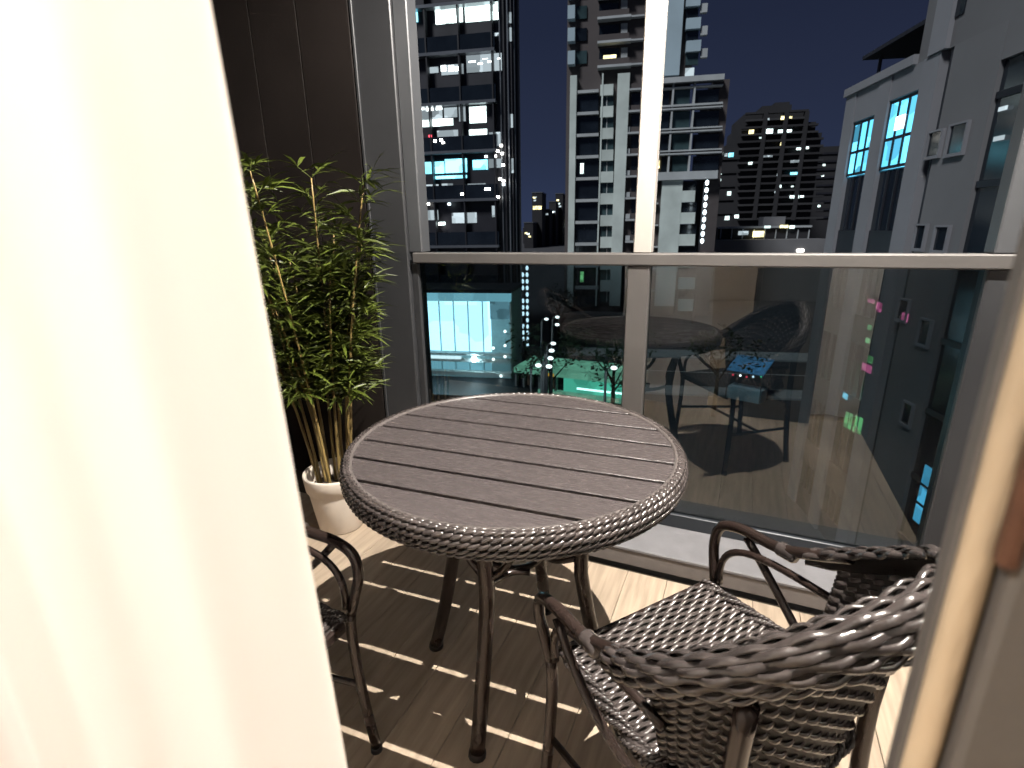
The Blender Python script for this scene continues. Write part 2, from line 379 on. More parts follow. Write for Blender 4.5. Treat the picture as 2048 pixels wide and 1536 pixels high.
# ================================================================== TABLE
TX, TY, TZ, TR = -.512, 1.149, .75, .409
table = thing('round_table', 'round slatted garden table with a dark woven wicker rim', 'table', (TX, TY, 0), R(3.2))
G = .0120; BW = .1035
for i in range(8):
    a0 = -4*BW+i*BW+G/2; a1 = a0+BW-G
    rr = TR-.004
    a0c, a1c = max(a0, -rr+.004), min(a1, rr-.004)
    mb = MB(); n = 14
    top = []; 
    for j in range(n+1):
        yy = a0c+(a1c-a0c)*j/n
        top.append((math.sqrt(max(1e-6, rr*rr-yy*yy)), yy))
    base = len(mb.v); ch = .0015
    for z, ins in ((TZ-.018, 0), (TZ-ch, 0), (TZ, ch)):
        for j, (xx, yy) in enumerate(top):
            y2 = yy + (ins if j == 0 else (-ins if j == n else 0))
            mb.v.append((xx, y2, z)); 
        for j, (xx, yy) in reversed(list(enumerate(top))):
            y2 = yy + (ins if j == 0 else (-ins if j == n else 0))
            mb.v.append((-xx, y2, z))
    m2 = 2*(n+1)
    for l in range(2):
        for j in range(m2):
            j2 = (j+1) % m2; mb.f.append((base+l*m2+j, base+l*m2+j2, base+(l+1)*m2+j2, base+(l+1)*m2+j))
    mb.f.append(tuple(base+2*m2+j for j in range(m2))); mb.f.append(tuple(base+j for j in range(m2-1, -1, -1)))
    mb.build('slat', m_board, table)
circ = lambda r, z, n: [(r*math.cos(2*math.pi*i/n), r*math.sin(2*math.pi*i/n), z) for i in range(n)]
MB().tube(circ(TR+.002, TZ-.002, 96), .0065, 8, closed=True).build('edge_band', m_edge, table, smooth=True)
RM, rm, RV = TR+.010, .0135, 1.95
rim = MB().tube(circ(RM, TZ-.028, 96), rm-.003, 12, closed=True, flat=RV, upref=(0, 0, 1)).build('rim_core', m_wickbase, table, smooth=True)
# braided strands over the rim: diagonal overlapping staples
mb = MB(); NR = 140
for row in range(9):
    phi0 = R(100)-row*R(31)
    for i in range(NR):
        a = 2*math.pi*(i+.5*(row % 2))/NR + .010*row
        pts = []; rad = []
        for q in range(5):
            t = q/4-.5
            aa = a + t*2*math.pi/NR*1.75; ph = phi0 + t*R(26)
            rr_ = rm + .0030*math.cos(math.pi*t)
            pts.append(((RM+rr_*math.cos(ph)*1.0)*math.cos(aa), (RM+rr_*math.cos(ph))*math.sin(aa), TZ-.028+rr_*RV*math.sin(ph)))
            rad.append(.0058*(.55+.45*math.cos(math.pi*t*.9)))
        nrm = (math.cos(a)*math.cos(phi0), math.sin(a)*math.cos(phi0), math.sin(phi0))
        mb.tube(pts, rad, 5, flat=.5, upref=nrm)
o = mb.build('woven_strands', m_wick, rim, smooth=True); o['kind'] = 'stuff'
# legs: bowed, pinched at the lower brace
FR = .278
def bez(p, n=14):
    p = [Vector(q) for q in p]; out = []
    for i in range(n+1):
        t = i/n; pts = p[:]
        while len(pts) > 1: pts = [pts[k]*(1-t)+pts[k+1]*t for k in range(len(pts)-1)]
        out.append(pts[0])
    return out
for k in range(4):
    th = R(-88-3.2)+k*math.pi/2
    c, s_ = math.cos(th), math.sin(th)
    P = lambda r, z: (r*c, r*s_, z)
    Q = lambda r, z, o_: (r*c-o_*s_, r*s_+o_*c, z)
    legc = [P(.245, .715), P(.205, .60), P(.185, .50), P(.190, .40), P(.215, .25), P(.25, .11), P(FR, .012)]
    lg = MB().tube(bez(legc[:4], 8)+bez(legc[3:], 8)[1:], .0195, 12).build('leg', m_tube, table, smooth=True)
    MB().tube([P(FR-.0, .014), P(FR+.001, 0.0)], [.022, .0235], 12).build('foot_cap', m_foot, lg, smooth=True)
    for sd in (-1, 1):     # forked bows joining to the next leg
        MB().tube(bez([Q(.19, .47, sd*.008), Q(.17, .50, sd*.06), Q(.19, .56, sd*.085), Q(.25, .715, sd*.10)], 14), .0095, 8).build('bow', m_tube, table, smooth=True)
    MB().tube(bez([P(.19, .45), P(.10, .40), P(.08, .42), Q(.07, .42, .07)], 10), .009, 8).build('brace', m_tube, table, smooth=True)
MB().tube(circ(.075, .42, 32), .009, 8, closed=True).build('brace_ring', m_tube, table, smooth=True)
MB().cbox((-.37, -.020, TZ-.040), (.37, .020, TZ-.0185), .003).build('cross_bar', m_tube, table)
MB().cbox((-.014, -.37, TZ-.052), (.014, .37, TZ-.0405), .003).build('cross_bar', m_tube, table)
# ================================================================== CHAIR
def make_chair(label):
    ch = thing('wicker_chair', label, 'chair', group='wicker armchairs at the round table')
    W, DD, FWD, ZA, ZB, ZS = .262, .278, .20, .605, .855, .44
    def rim_pt(th, k=1.0):      # th: 0 back centre, +-90deg sides
        f = max(0, 1-abs(th)/R(120)); f = f*f*(3-2*f)
        return Vector((W*k*math.sin(th), -DD*k*math.cos(th), ZA+(ZB-ZA)*f))
    # --- woven backrest: strands run round the curve over upright stakes
    NS = 33; rows = 10
    core = MB(); NC = 40
    T0 = R(98)
    def srf(th, v, off=0.0):       # fat woven roll along the rim, from inside over the top to outside
        p = rim_pt(th); tp = 1-.55*(abs(th)/T0)**4
        ph = R(150)-R(205)*v; ra, rb = .030*tp, .040*tp
        rd = Vector((math.sin(th), -math.cos(th), 0)); up_ = Vector((0, 0, 1))
        nrm = (rd*math.cos(ph)/ra+up_*math.sin(ph)/rb).normalized()
        return p+rd*math.cos(ph)*ra+up_*(math.sin(ph)*rb-.012)+nrm*off, nrm
    for side in (-1, 1):
        b0 = len(core.v)
        for i in range(NC+1):
            th = -T0+2*T0*i/NC
            for v in (0, .2, .4, .6, .8, 1):
                q, n_ = srf(th, v, side*.002-.004); core.v.append(tuple(q))
        for i in range(NC):
            for j in range(5):
                a = b0+i*6+j; f = (a, a+6, a+7, a+1); core.f.append(f if side < 0 else f[::-1])
    back = core.build('backrest', m_wickbase, ch, smooth=True)
    mb = MB()
    for j in range(rows):
        v = (j+.5)/rows
        pts = []; ns = []
        SUB = 4
        for i in range(NS*SUB+1):
            th = -T0+2*T0*i/(NS*SUB)
            w_ = math.sin(math.pi*(i/SUB*.5+ (j % 2)))*1.0
            q, n_ = srf(th, v, .0042*math.sin(math.pi*(i/SUB)*1.0+(j % 2)*math.pi))
            pts.append(q); ns.append(n_)
        # ribbon with an oval section facing the normal
        base = len(mb.v); hw, ht, n6 = .0066, .0034, 6
        for i, (q, n_) in enumerate(zip(pts, ns)):
            t = (pts[min(i+1, len(pts)-1)]-pts[max(i-1, 0)]).normalized(); w = t.cross(n_).normalized()
            for k in range(n6):
                an = 2*math.pi*k/n6; mb.v.append(tuple(q+w*math.cos(an)*hw+n_*math.sin(an)*ht))
        for i in range(len(pts)-1):
            for k in range(n6):
                k2 = (k+1) % n6; mb.f.append((base+i*n6+k, base+(i+1)*n6+k, base+(i+1)*n6+k2, base+i*n6+k2))
    o = mb.build('woven_strands', m_wick, back, smooth=True); o['kind'] = 'stuff'
    # lower back: upright weave sloping in from the band to the seat
    TL = R(82)
    def low(th, v, off=0.0):
        q0 = rim_pt(th, .965)-Vector((0, 0, .03)); k1 = .80+.02*math.cos(th)
        e = Vector((W*k1*math.sin(th)*.98, -DD*k1*math.cos(th)*.72-.012, ZS+.004))
        n_ = Vector((math.sin(th), -math.cos(th), -.25)).normalized()
        return q0.lerp(e, v)+n_*(off-.004), n_
    core = MB()
    for side in (-1, 1):
        b0 = len(core.v)
        for i in range(NC+1):
            th = -TL+2*TL*i/NC
            for v in (0, .33, .66, 1): core.v.append(tuple(low(th, v, side*.002)[0]))
        for i in range(NC):
            for j in range(3):
                a = b0+i*4+j; f = (a, a+4, a+5, a+1); core.f.append(f if side < 0 else f[::-1])
    lback = core.build('lower_back', m_wickbase, ch, smooth=True)
    mb = MB(); LR = 22
    for j in range(LR):
        v = (j+.5)/LR; pts = []; NN = 120
        for i in range(NN+1):
            th = -TL+2*TL*i/NN; pts.append(low(th, v, .0055*math.sin(math.pi*i/4+(j % 2)*math.pi))[0])
        base = len(mb.v); n6 = 6
        for i, q in enumerate(pts):
            th = -TL+2*TL*i/NN; n_ = low(th, v)[1]
            t = (pts[min(i+1, NN)]-pts[max(i-1, 0)]).normalized(); w = t.cross(n_).normalized()
            for k in range(n6):
                an = 2*math.pi*k/n6; mb.v.append(tuple(q+w*math.cos(an)*.0062+n_*math.sin(an)*.003))
        for i in range(NN):
            for k in range(n6):
                k2 = (k+1) % n6; mb.f.append((base+i*n6+k, base+(i+1)*n6+k, base+(i+1)*n6+k2, base+i*n6+k2))
    o = mb.build('woven_strands', m_wick, lback, smooth=True); o['kind'] = 'stuff'
    # rolled top edge, plaited
    def plait(path, r, n, name, parent, wrap=1.8):
        L = len(path); mb = MB().tube(path, r*.82, 8)
        for s4 in range(4):
            for i in range(n):
                pts = []; rad = []
                for q in range(5):
                    t = (i+.25*s4+(q/4)*wrap)/(n+wrap)*(L-1)
                    i0 = min(int(t), L-2); fr = t-i0; c = path[i0].lerp(path[i0+1], fr)
                    tg = (path[i0+1]-path[i0]).normalized(); a_ = tg.cross(Vector((0, 0, 1))).normalized(); b_ = a_.cross(tg)
                    ph = s4*math.pi/2+i*.35+ (q/4-.5)*1.5
                    rr_ = r*(.80+.28*math.sin(math.pi*q/4))
                    pts.append(c+a_*math.cos(ph)*rr_+b_*math.sin(ph)*rr_); rad.append(r*.34*(.6+.4*math.sin(math.pi*q/4)))
                mb.tube(pts, rad, 5)
        o = mb.build(name, m_wick, parent, smooth=True); return o
    # arms: tube from the end of the backrest forward and down into the front leg
    for sx in (-1, 1):
        e = rim_pt(sx*T0)
        armp = [e, e+Vector((0, .05, -.004))] 
        arm = [rim_pt(sx*R(80)), e, Vector((sx*W, .10, ZA)), Vector((sx*W, FWD-.01, ZA-.004)), Vector((sx*(W-.002), FWD+.045, ZA-.025)),
               Vector((sx*(W-.006), FWD+.058, ZA-.075)), Vector((sx*(W-.014), FWD+.045, ZS+.03)), Vector((sx*(W-.02), FWD+.03, ZS-.05)), Vector((sx*(W-.015), FWD+.035, .2)), Vector((sx*(W-.005), FWD+.05, .014))]
        sm = []
        for i in range(len(arm)-1):
            p0, p1, p2, p3 = arm[max(i-1, 0)], arm[i], arm[i+1], arm[min(i+2, len(arm)-1)]
            for q in range(5):
                t = q/5
                sm.append(.5*((2*p1)+(p2-p0)*t+(2*p0-5*p1+4*p2-p3)*t*t+(3*p1-p0-3*p2+p3)*t**3))
        sm.append(arm[-1])
        cut = 33
        MB().tube(sm[:cut+1], .0125, 12).build('arm', m_tube, ch, smooth=True)
        lg = MB().tube(sm[cut:], .0125, 12).build('leg', m_tube, ch, smooth=True)
        MB().tube([Vector(arm[-1]), Vector((arm[-1].x, arm[-1].y, 0))], [.0145, .0155], 12).build('foot_cap', m_foot, lg, smooth=True)
        # inner bow beside the arm
        MB().tube(bez([(sx*(W-.018), -.075, ZA-.035), (sx*(W-.012), .14, ZA-.028), (sx*(W-.018), FWD+.02, ZA-.03), (sx*(W-.02), FWD+.032, ZS+.06), (sx*(W-.02), FWD+.02, ZS+.0)], 16), .0085, 8).build('inner_bow', m_tube, ch, smooth=True)
        # wrapped binding where arm tube meets weave
        MB().tube([Vector((sx*W, y, ZA+.0015)) for y in (.055, .06, .095, .10)], [.0135, .0165, .0165, .0135], 12).build('binding', m_wick, ch, smooth=True)
        # back leg
        bl = [Vector((sx*.190, -.165, .67)), Vector((sx*.190, -.158, .55)), Vector((sx*.186, -.150, .44)), Vector((sx*.190, -.155, .25)), Vector((sx*.205, -.185, .014))]
        lg = MB().tube(bez(bl, 12), [.016]*5+[.0145]*8, 12).build('leg', m_tube, ch, smooth=True)
        MB().tube([bl[-1], Vector((bl[-1].x, bl[-1].y, 0))], [.016, .017], 12).build('foot_cap', m_foot, lg, smooth=True)
        # slanting brace from arm to seat back
        MB().tube(bez([(sx*(W+.004), FWD-.02, ZA-.02), (sx*(W+.012), .10, .50), (sx*(W-.0), .0, .40), (sx*.20, -.13, .36)], 12), .0095, 8).build('arm_brace', m_tube, ch, smooth=True)
        MB().tube([(sx*.242, FWD+.03, .22), (sx*.192, -.152, .20)], .008, 8).build('stretcher', m_tube, ch, smooth=True)
    MB().tube([(-.215, .04, .212), (.215, .04, .212)], .008, 8).build('stretcher', m_tube, ch, smooth=True)
    # --- seat
    HW, YF, YB = .222, .245, -.165
    def half(y):                   # half width of the seat at depth y, rounded at the back
        if y > .02: return HW-.012*max(0, (y-.02)/.225)
        t = (.02-y)/(.02-YB); return HW*math.sqrt(max(0.02, 1-.80*t*t))
    sd = lambda x_, y_: ZS-.012*(1-(x_/HW)**2)*(1-((y_-.04)/.21)**2) if abs((y_-.04)/.21) < 1 else ZS
    seatb = MB(); n = 20
    for z_ in (-.012, -.006):
        for j in range(n+1):
            y_ = YB+(YF-YB)*j/n; h = half(y_)
            for i in range(9):
                x_ = -h+2*h*i/8; seatb.v.append((x_, y_, sd(x_, y_)+z_))
    for l in (0, 1):
        for j in range(n):
            for i in range(8):
                a = l*9*(n+1)+j*9+i; f = (a, a+1, a+10, a+9); seatb.f.append(f if l else f[::-1])
    seat = seatb.build('seat', m_wickbase, ch, smooth=True)
    mb = MB(); rws = 34; st = .0225
    for j in range(rws):
        y_ = YB+.012+(YF-YB-.018)*j/(rws-1); h = half(y_)-.004
        pts = []; N_ = int(2*h/st*4)
        for i in range(N_+1):
            x_ = -h+2*h*i/N_
            pts.append(Vector((x_, y_, sd(x_, y_)+.0035*math.sin(math.pi*(x_/st)+(j % 2)*math.pi)-.001)))
        mb.tube(pts, .0054, 6, flat=.6, upref=(0, 0, 1))
    nst = int(2*HW/st)
    o = mb.build('woven_strands', m_wick, seat, smooth=True); o['kind'] = 'stuff'
    ring = []
    for j in range(24): y_ = YF+(YB-YF)*j/23; ring.append(Vector((-half(y_), y_, ZS-.004)))
    hb = half(YB)
    for j in range(1, 10): ring.append(Vector((-hb+2*hb*j/10, YB-.006*math.sin(math.pi*j/10), ZS-.004)))
    for j in range(24): y_ = YB+(YF-YB)*j/23; ring.append(Vector((half(y_), y_, ZS-.004)))
    plait(ring, .0125, 100, 'seat_edge', seat, 1.4)
    MB().cbox((-HW+.012, YF-.008, ZS-.030), (HW-.012, YF+.006, ZS-.001), .004).build('front_rail', m_tube, ch)
    return ch
chair = make_chair('dark wicker armchair with its curved back to the taupe sliding door')
chair.location = (.046, .87, 0); chair.rotation_euler = (0, 0, R(142.5-90))
ch2 = copy_tree(chair); ch2['label'] = 'dark wicker armchair half hidden behind the cream curtain'
ch2.location = (-1.008, .533, 0); ch2.rotation_euler = (0, 0, R(-2-90))

# ================================================================== BAMBOO PLANT
PX, PY = -1.58, 1.60
plant = thing('bamboo_plant', 'leafy bamboo with many canes in a cream pot by the dark wall', 'plant', (PX, PY, 0))
pot = MB().lathe([(r*1.04, z*1.24) for r, z in [(.0, .003), (.088, .0), (.094, .006), (.118, .150), (.119, .160), (.128, .163), (.134, .215), (.132, .221), (.124, .221), (.122, .205), (.116, .16)]], 40)
pot.build('pot', m_pot, plant, smooth=True)
MB().lathe([(.001, .206), (.06, .212), (.121, .200)], 32).build('soil', m_soil, plant, smooth=True)
leaf = MB()
def add_leaf(p, d, L, w, nrm):
    d = d.normalized(); s_ = d.cross(nrm)
    if s_.length < .05: s_ = d.cross(Vector((1, 0, 0)))
    s_.normalize(); n_ = s_.cross(d)
    droop = Vector((0, 0, -1))
    pr = [(0, .15), (.25, .9), (.55, .85), (1, .02)]
    b0 = len(leaf.v)
    for t, ww in pr:
        c = p+d*L*t+droop*L*.28*t*t
        leaf.v += [tuple(c-s_*w*ww+n_*w*.35*ww), tuple(c-n_*.0), tuple(c+s_*w*ww+n_*w*.35*ww)]
    for i in range(3):
        a = b0+i*3
        leaf.f += [(a, a+1, a+4, a+3), (a+1, a+2, a+5, a+4)]
canes = 14
for c in range(canes):
    a = c*2.399; r0 = .02+.062*math.sqrt((c+.5)/canes)
    bx, by = r0*math.cos(a), r0*math.sin(a)
    lean = rnd.uniform(.05, .22); la = a+rnd.uniform(-.5, .5)
    H = rnd.uniform(1.0, 1.5) if c else 1.48
    if c == 0: lean = .04
    dx, dy = math.cos(la)*lean, min(math.sin(la)*lean, .20)
    p = [(bx, by, .20), (bx+dx*.15, by+dy*.15, .5), (bx+dx*.5, by+dy*.5, .95), (bx+dx*1.15, by+dy*1.15, H)]
    path = bez(p, 22)
    # node swellings
    rad = [(.0070 if i % 3 else .0082)*(1-.62*i/22) for i in range(23)]
    MB().tube(path, rad, 7).build('cane', m_cane, plant, smooth=True)
    for i in range(9, 23):
        q = path[i]; tt = i/22
        nb = 4
        for bnum in range(nb):
            ba = rnd.uniform(0, 2*math.pi); bl = rnd.uniform(.03, .13)*(1.15-.45*tt)
            bd = Vector((math.cos(ba), math.sin(ba), rnd.uniform(.25, 1.1))).normalized()
            tip = q+bd*bl
            if PY+tip.y > D-.09: tip.y = D-.10-PY
            leaf.tube([q, tip], [.0014, .0008], 3, cap=False)
            for k in range(rnd.randint(4, 6)):
                la2 = ba+rnd.gauss(0, .9)
                ld = Vector((math.cos(la2), math.sin(la2), rnd.uniform(-.05, 1.0)))
                if PY+tip.y > D-.22 and ld.y > 0: ld.y *= -.4
                add_leaf(q.lerp(tip, rnd.uniform(.45, 1)), ld, rnd.uniform(.06, .15), rnd.uniform(.0042, .0080), Vector((rnd.gauss(0, .4), rnd.gauss(0, .4), 1)).normalized())
o = leaf.build('foliage', m_leaf, plant); o['kind'] = 'stuff'

# ================================================================== CITY
GZ = -10.0
m_ground = mat('night_ground', (.045, .045, .05), .9, var=.3, vscale=.2)
m_road = mat('asphalt', (.05, .05, .052), .7, var=.2, vscale=.6, bump=.2, bscale=20)
m_kerb = mat('kerb_concrete', (.3, .3, .29), .8, var=.1, vscale=2)
m_paint = mat('road_paint', (.75, .75, .72), .6)
MB().quad((-1500, -300, GZ), (1500, -300, GZ), (1500, 2500, GZ), (-1500, 2500, GZ)).build('ground', m_ground, kind='structure')
U = Vector((math.cos(R(12.7)), math.sin(R(12.7)), 0)); V = Vector((-U.y, U.x, 0))      # city grid
def gp(o, u, v, z): return Vector((o.x, o.y, 0))+U*u+V*v+Vector((0, 0, z))
class Facade:
    """vertical plane through a pixel at a distance; boxes are given as pixel rectangles plus depth out of the plane"""
    def __init__(s, px, dist, ud, parent):
        p = at(px, 458, dist); s.o = Vector((p.x, p.y, 0)); s.u = Vector(ud).normalized()
        s.n = s.u.cross(Vector((0, 0, 1))); s.p = parent
        if s.n.dot(s.o) > 0: s.n = -s.n
        if parent is not None: parent.location = (s.o.x, s.o.y, GZ)
    def hit(s, px, py):
        v = ray(px, py); t = s.o.dot(s.n)/v.dot(s.n); P = Vector((0, 0, CAMH))+v*t
        return (P-s.o).dot(s.u), P.z
    def rect(s, x0, y0, x1, y1):
        xm, ym = (x0+x1)/2, (y0+y1)/2
        a, b = s.hit(x0, ym)[0], s.hit(x1, ym)[0]
        return min(a, b), max(a, b), s.hit(xm, y1)[1], s.hit(xm, y0)[1]
    def pt(s, u, d, z): return s.o+s.u*u+s.n*d+Vector((0, 0, z))
    def mb(s, u0, u1, z0, z1, d0, d1):
        P = s.pt
        return MB().hexa([P(u0, d0, z0), P(u1, d0, z0), P(u1, d1, z0), P(u0, d1, z0), P(u0, d0, z1), P(u1, d0, z1), P(u1, d1, z1), P(u0, d1, z1)])
    def add(s, name, m, uz, d0, d1, parent=None, **k):
        u0, u1, z0, z1 = uz
        par = parent or s.p
        # mesh local to its own centre so that textures differ and the origin is sensible
        c = s.pt((u0+u1)/2, (d0+d1)/2, (z0+z1)/2); mb = s.mb(u0, u1, z0, z1, d0, d1)
        mb.v = [tuple(Vector(q)-c) for q in mb.v]
        o = mb.build(name, m, None, **k); o.location = c-Vector(par.matrix_world.translation if False else s.base(par)); o.parent = par
        return o
    def base(s, par):
        b = Vector(par.location)
        q = par.parent
        while q is not None: b = b+Vector(q.location); q = q.parent
        return b
    def px(s, name, m, r, d0, d1, parent=None, **k): return s.add(name, m, s.rect(*r), d0, d1, parent, **k)
m_glassd = mat('dark_window_glass', (.010, .014, .020), .12, var=.3, vscale=.7, spec=.6)
m_glasst = mat('teal_window_glass', (.035, .06, .065), .15, var=.3, vscale=.7, spec=.6)
m_pale = mat('pale_render', (.54, .60, .57), .8, var=.17, vscale=.35)
m_pale2 = mat('pale_blue_render', (.36, .46, .52), .8, var=.08, vscale=.35)
m_grey = mat('grey_render', (.150, .146, .150), .85, var=.14, vscale=.25, bump=.1, bscale=3)
m_greyp = mat('grey_pilaster', (.20, .198, .212), .85, var=.1, vscale=.4)
m_brown = mat('brown_cladding', (.075, .062, .062), .8, var=.15, vscale=.4)
m_slab = mat('slab_concrete', (.40, .42, .43), .8, var=.1, vscale=.6)
m_dark = mat('dark_facade', (.014, .014, .020), .5, var=.3, vscale=.4)
m_spand = mat('spandrel_metal', (.16, .17, .19), .35, metal=.5, var=.1, vscale=.5)
m_band = mat('far_band', (.035, .034, .037), .8, var=.2, vscale=.1)
m_far = mat('far_concrete', (.022, .021, .024), .9, var=.2, vscale=.1)
L_w = lit('lit_office', (.80, 1.0, .98), 2.4, .9, .22)
L_w2 = lit('lit_office_dim', (.62, .74, .80), .6, .9, .25)
L_c = lit('lit_cyan', (.25, .80, 1.0), 1.8, .8, .25)
L_c2 = lit('lit_blue_window', (.14, .66, 1.0), 1.5, 1.6, .15)
L_y = lit('lit_warm', (1.0, .88, .45), 1.6, 1.2, .3)
L_spot = plain_emit('bright_lamp', (1, .98, .9), 6.0)
L_spotb = plain_emit('bright_blue_lamp', (.75, .92, 1.0), 2.6)
L_tube = plain_emit('fluorescent_tube', (.9, 1, 1), 2.4)
L_red = plain_emit('red_lamp', (1, .08, .12), 1.6)
L_pink = lit('pink_window', (1, .20, .42), 1.2, 3, .15)
L_green = lit('green_window', (.30, .85, .32), 1.2, 3, .2)
L_green2 = plain_emit('green_lamp', (.1, .9, .45), 1.2)
L_orange = plain_emit('orange_lamp', (1, .45, .05), 1.2)
HX = -.24; ADIR = (.975, .22, 0)

# ---- office tower with the rounded dark corner
A = thing('office_tower', 'dark glass office tower with scattered bright lit floors', 'building')
fa = Facade(997, 42, ADIR, A)
uR = 0.0; uL = fa.hit(560, 300)[0]
prof = [(uL, 0.0), (uR, 0.0)]; RC = 1.45
for i in range(1, 9):
    an = math.pi/2*i/8; prof.append((uR+RC*math.sin(an), -RC+RC*math.cos(an)))
prof += [(uR-2.5, -9), (uL, -9)]
ZTOP = 22
mb = MB(); n = len(prof)
for z in (GZ, ZTOP):
    for u_, d_ in prof: mb.v.append(tuple(fa.pt(u_, d_-.55, z)-Vector((fa.o.x, fa.o.y, GZ))))
for i in range(n): mb.f.append((i, (i+1) % n, n+(i+1) % n, n+i))
mb.f.append(tuple(range(n, 2*n)))
mb.build('tower_body', m_dark, A)
lines = [5, 103, 205, 303, 400, 493]
zl = [fa.hit(930, y)[1] for y in lines]
stp = (zl[0]-zl[-1])/5
zz = [zl[0]+stp*k for k in range(0, 0, -1)]+zl+[zl[-1]-stp]
for z in zz:
    if z > GZ+1: fa.add('floor_band', m_spand, (uL, uR, z-.10, z+.10), -.56, .10)
# curved band strips and the corner glints
for k in range(1, 7):
    an = math.pi/2*k/8; u_, d_ = uR+RC*math.sin(an), -RC+RC*math.cos(an)
    o_ = fa.pt(u_, d_-.5, 0)-Vector((fa.o.x, fa.o.y, 0))
    MB().tube([(o_.x, o_.y, 0), (o_.x, o_.y, ZTOP-GZ)], .07, 5).build('corner_fin', m_spand if k % 2 else m_dark, A)
# mullions
wid = uL
u_ = -.2
while u_ > uL:
    fa.add('mullion', m_dark, (u_-.05, u_+.05, GZ, ZTOP), -.56, .04); u_ -= 2.45
# glass between bands
zs = sorted(z for z in zz if z > GZ+1)
for a_, b_ in zip(zs[:-1], zs[1:]):
    fa.add('spandrel_glass', m_glassd, (uL, uR, a_+.11, a_+.11+stp*.30), -.40, -.05)
wins = [((866, 6, 921, 41), L_w), ((926, 0, 996, 36), L_w), ((818, 16, 830, 39), L_c),
        ((820, 84, 846, 95), L_w), ((852, 77, 889, 93), L_w), ((898, 71, 914, 88), L_w2),
        ((878, 125, 923, 145), L_w2), ((929, 104, 1000, 139), L_w2),
        ((828, 212, 880, 236), L_w2), ((828, 236, 902, 250), L_w), ((914, 210, 927, 240), L_w2), ((935, 210, 969, 243), L_w),
        ((836, 275, 866, 296), L_c), ((916, 276, 932, 293), L_w), ((935, 256, 971, 292), L_w),
        ((843, 322, 884, 346), L_c), ((886, 316, 930, 344), L_c), ((942, 318, 972, 338), L_c), ((974, 316, 1000, 334), L_w2),
        ((841, 368, 873, 393), L_w2), ((906, 371, 926, 382), L_w), ((864, 398, 868, 402), L_w), ((874, 444, 886, 450), L_w),
        ((981, 411, 987, 434), L_w2), ((906, 64, 996, 70), L_w2), ((850, 130, 872, 142), L_w2), ((884, 212, 910, 232), L_w2),  # last of these and next row: random windows added to brighten the city
        ((870, 258, 912, 272), L_w2), ((975, 262, 998, 290), L_w2), ((880, 366, 902, 390), L_w2), ((932, 366, 968, 388), L_w2), ((846, 420, 872, 440), L_w2), ((900, 425, 950, 446), L_w2), ((860, 350, 930, 356), L_c)]
for r, m in wins:
    if m is None: continue
    w = fa.px('window', m, r, -.62, -.50)
# ceiling tubes seen inside the lit floors
for (x0, y0, x1, y1) in ((878, 127, 888, 144), (893, 127, 904, 144), (906, 129, 916, 143), (833, 214, 845, 222), (848, 213, 862, 224), (868, 212, 880, 222), (934, 118, 948, 126), (952, 122, 962, 130), (962, 113, 972, 119), (972, 117, 984, 126), (992, 112, 998, 119)):
    fa.px('ceiling_tube', L_tube, (x0, y0, x1, y1-5), -.48, -.44)
for (x, y, m) in ((838, 270, L_red), (860, 272, L_red), (870, 282, L_spot), (882, 280, L_spot), (886, 285, L_spot), (995, 302, L_spot), (1002, 291, L_spot), (990, 312, L_spot), (972, 313, L_spotb), (1006, 330, L_spot), (1000, 358, L_spot), (1007, 362, L_spot), (1007, 369, L_spotb), (972, 378, L_spot), (978, 378, L_spot), (1004, 307, L_spot), (996, 394, L_spot), (924, 388, L_spot), (898, 408, L_spotb), (880, 448, L_spot), (856, 408, L_spot)):
    fa.px('lamp', m, (x-2.6, y-2.2, x+2.6, y+2.2), -.10, .02)
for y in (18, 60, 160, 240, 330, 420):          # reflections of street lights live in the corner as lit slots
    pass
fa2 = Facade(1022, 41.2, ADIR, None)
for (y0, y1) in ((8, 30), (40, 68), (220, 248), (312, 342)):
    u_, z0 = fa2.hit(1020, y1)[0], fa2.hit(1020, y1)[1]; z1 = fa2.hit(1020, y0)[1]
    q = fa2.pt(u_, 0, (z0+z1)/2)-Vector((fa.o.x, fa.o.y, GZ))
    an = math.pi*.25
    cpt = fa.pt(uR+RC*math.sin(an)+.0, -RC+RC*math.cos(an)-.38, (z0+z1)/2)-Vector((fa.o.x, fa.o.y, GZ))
    MB().box((-.06, -.06, -(z1-z0)/2), (.06, .06, (z1-z0)/2)).build('corner_glint', L_w2, A, loc=cpt)  # glowing box stands in for a reflected glint on the rounded corner

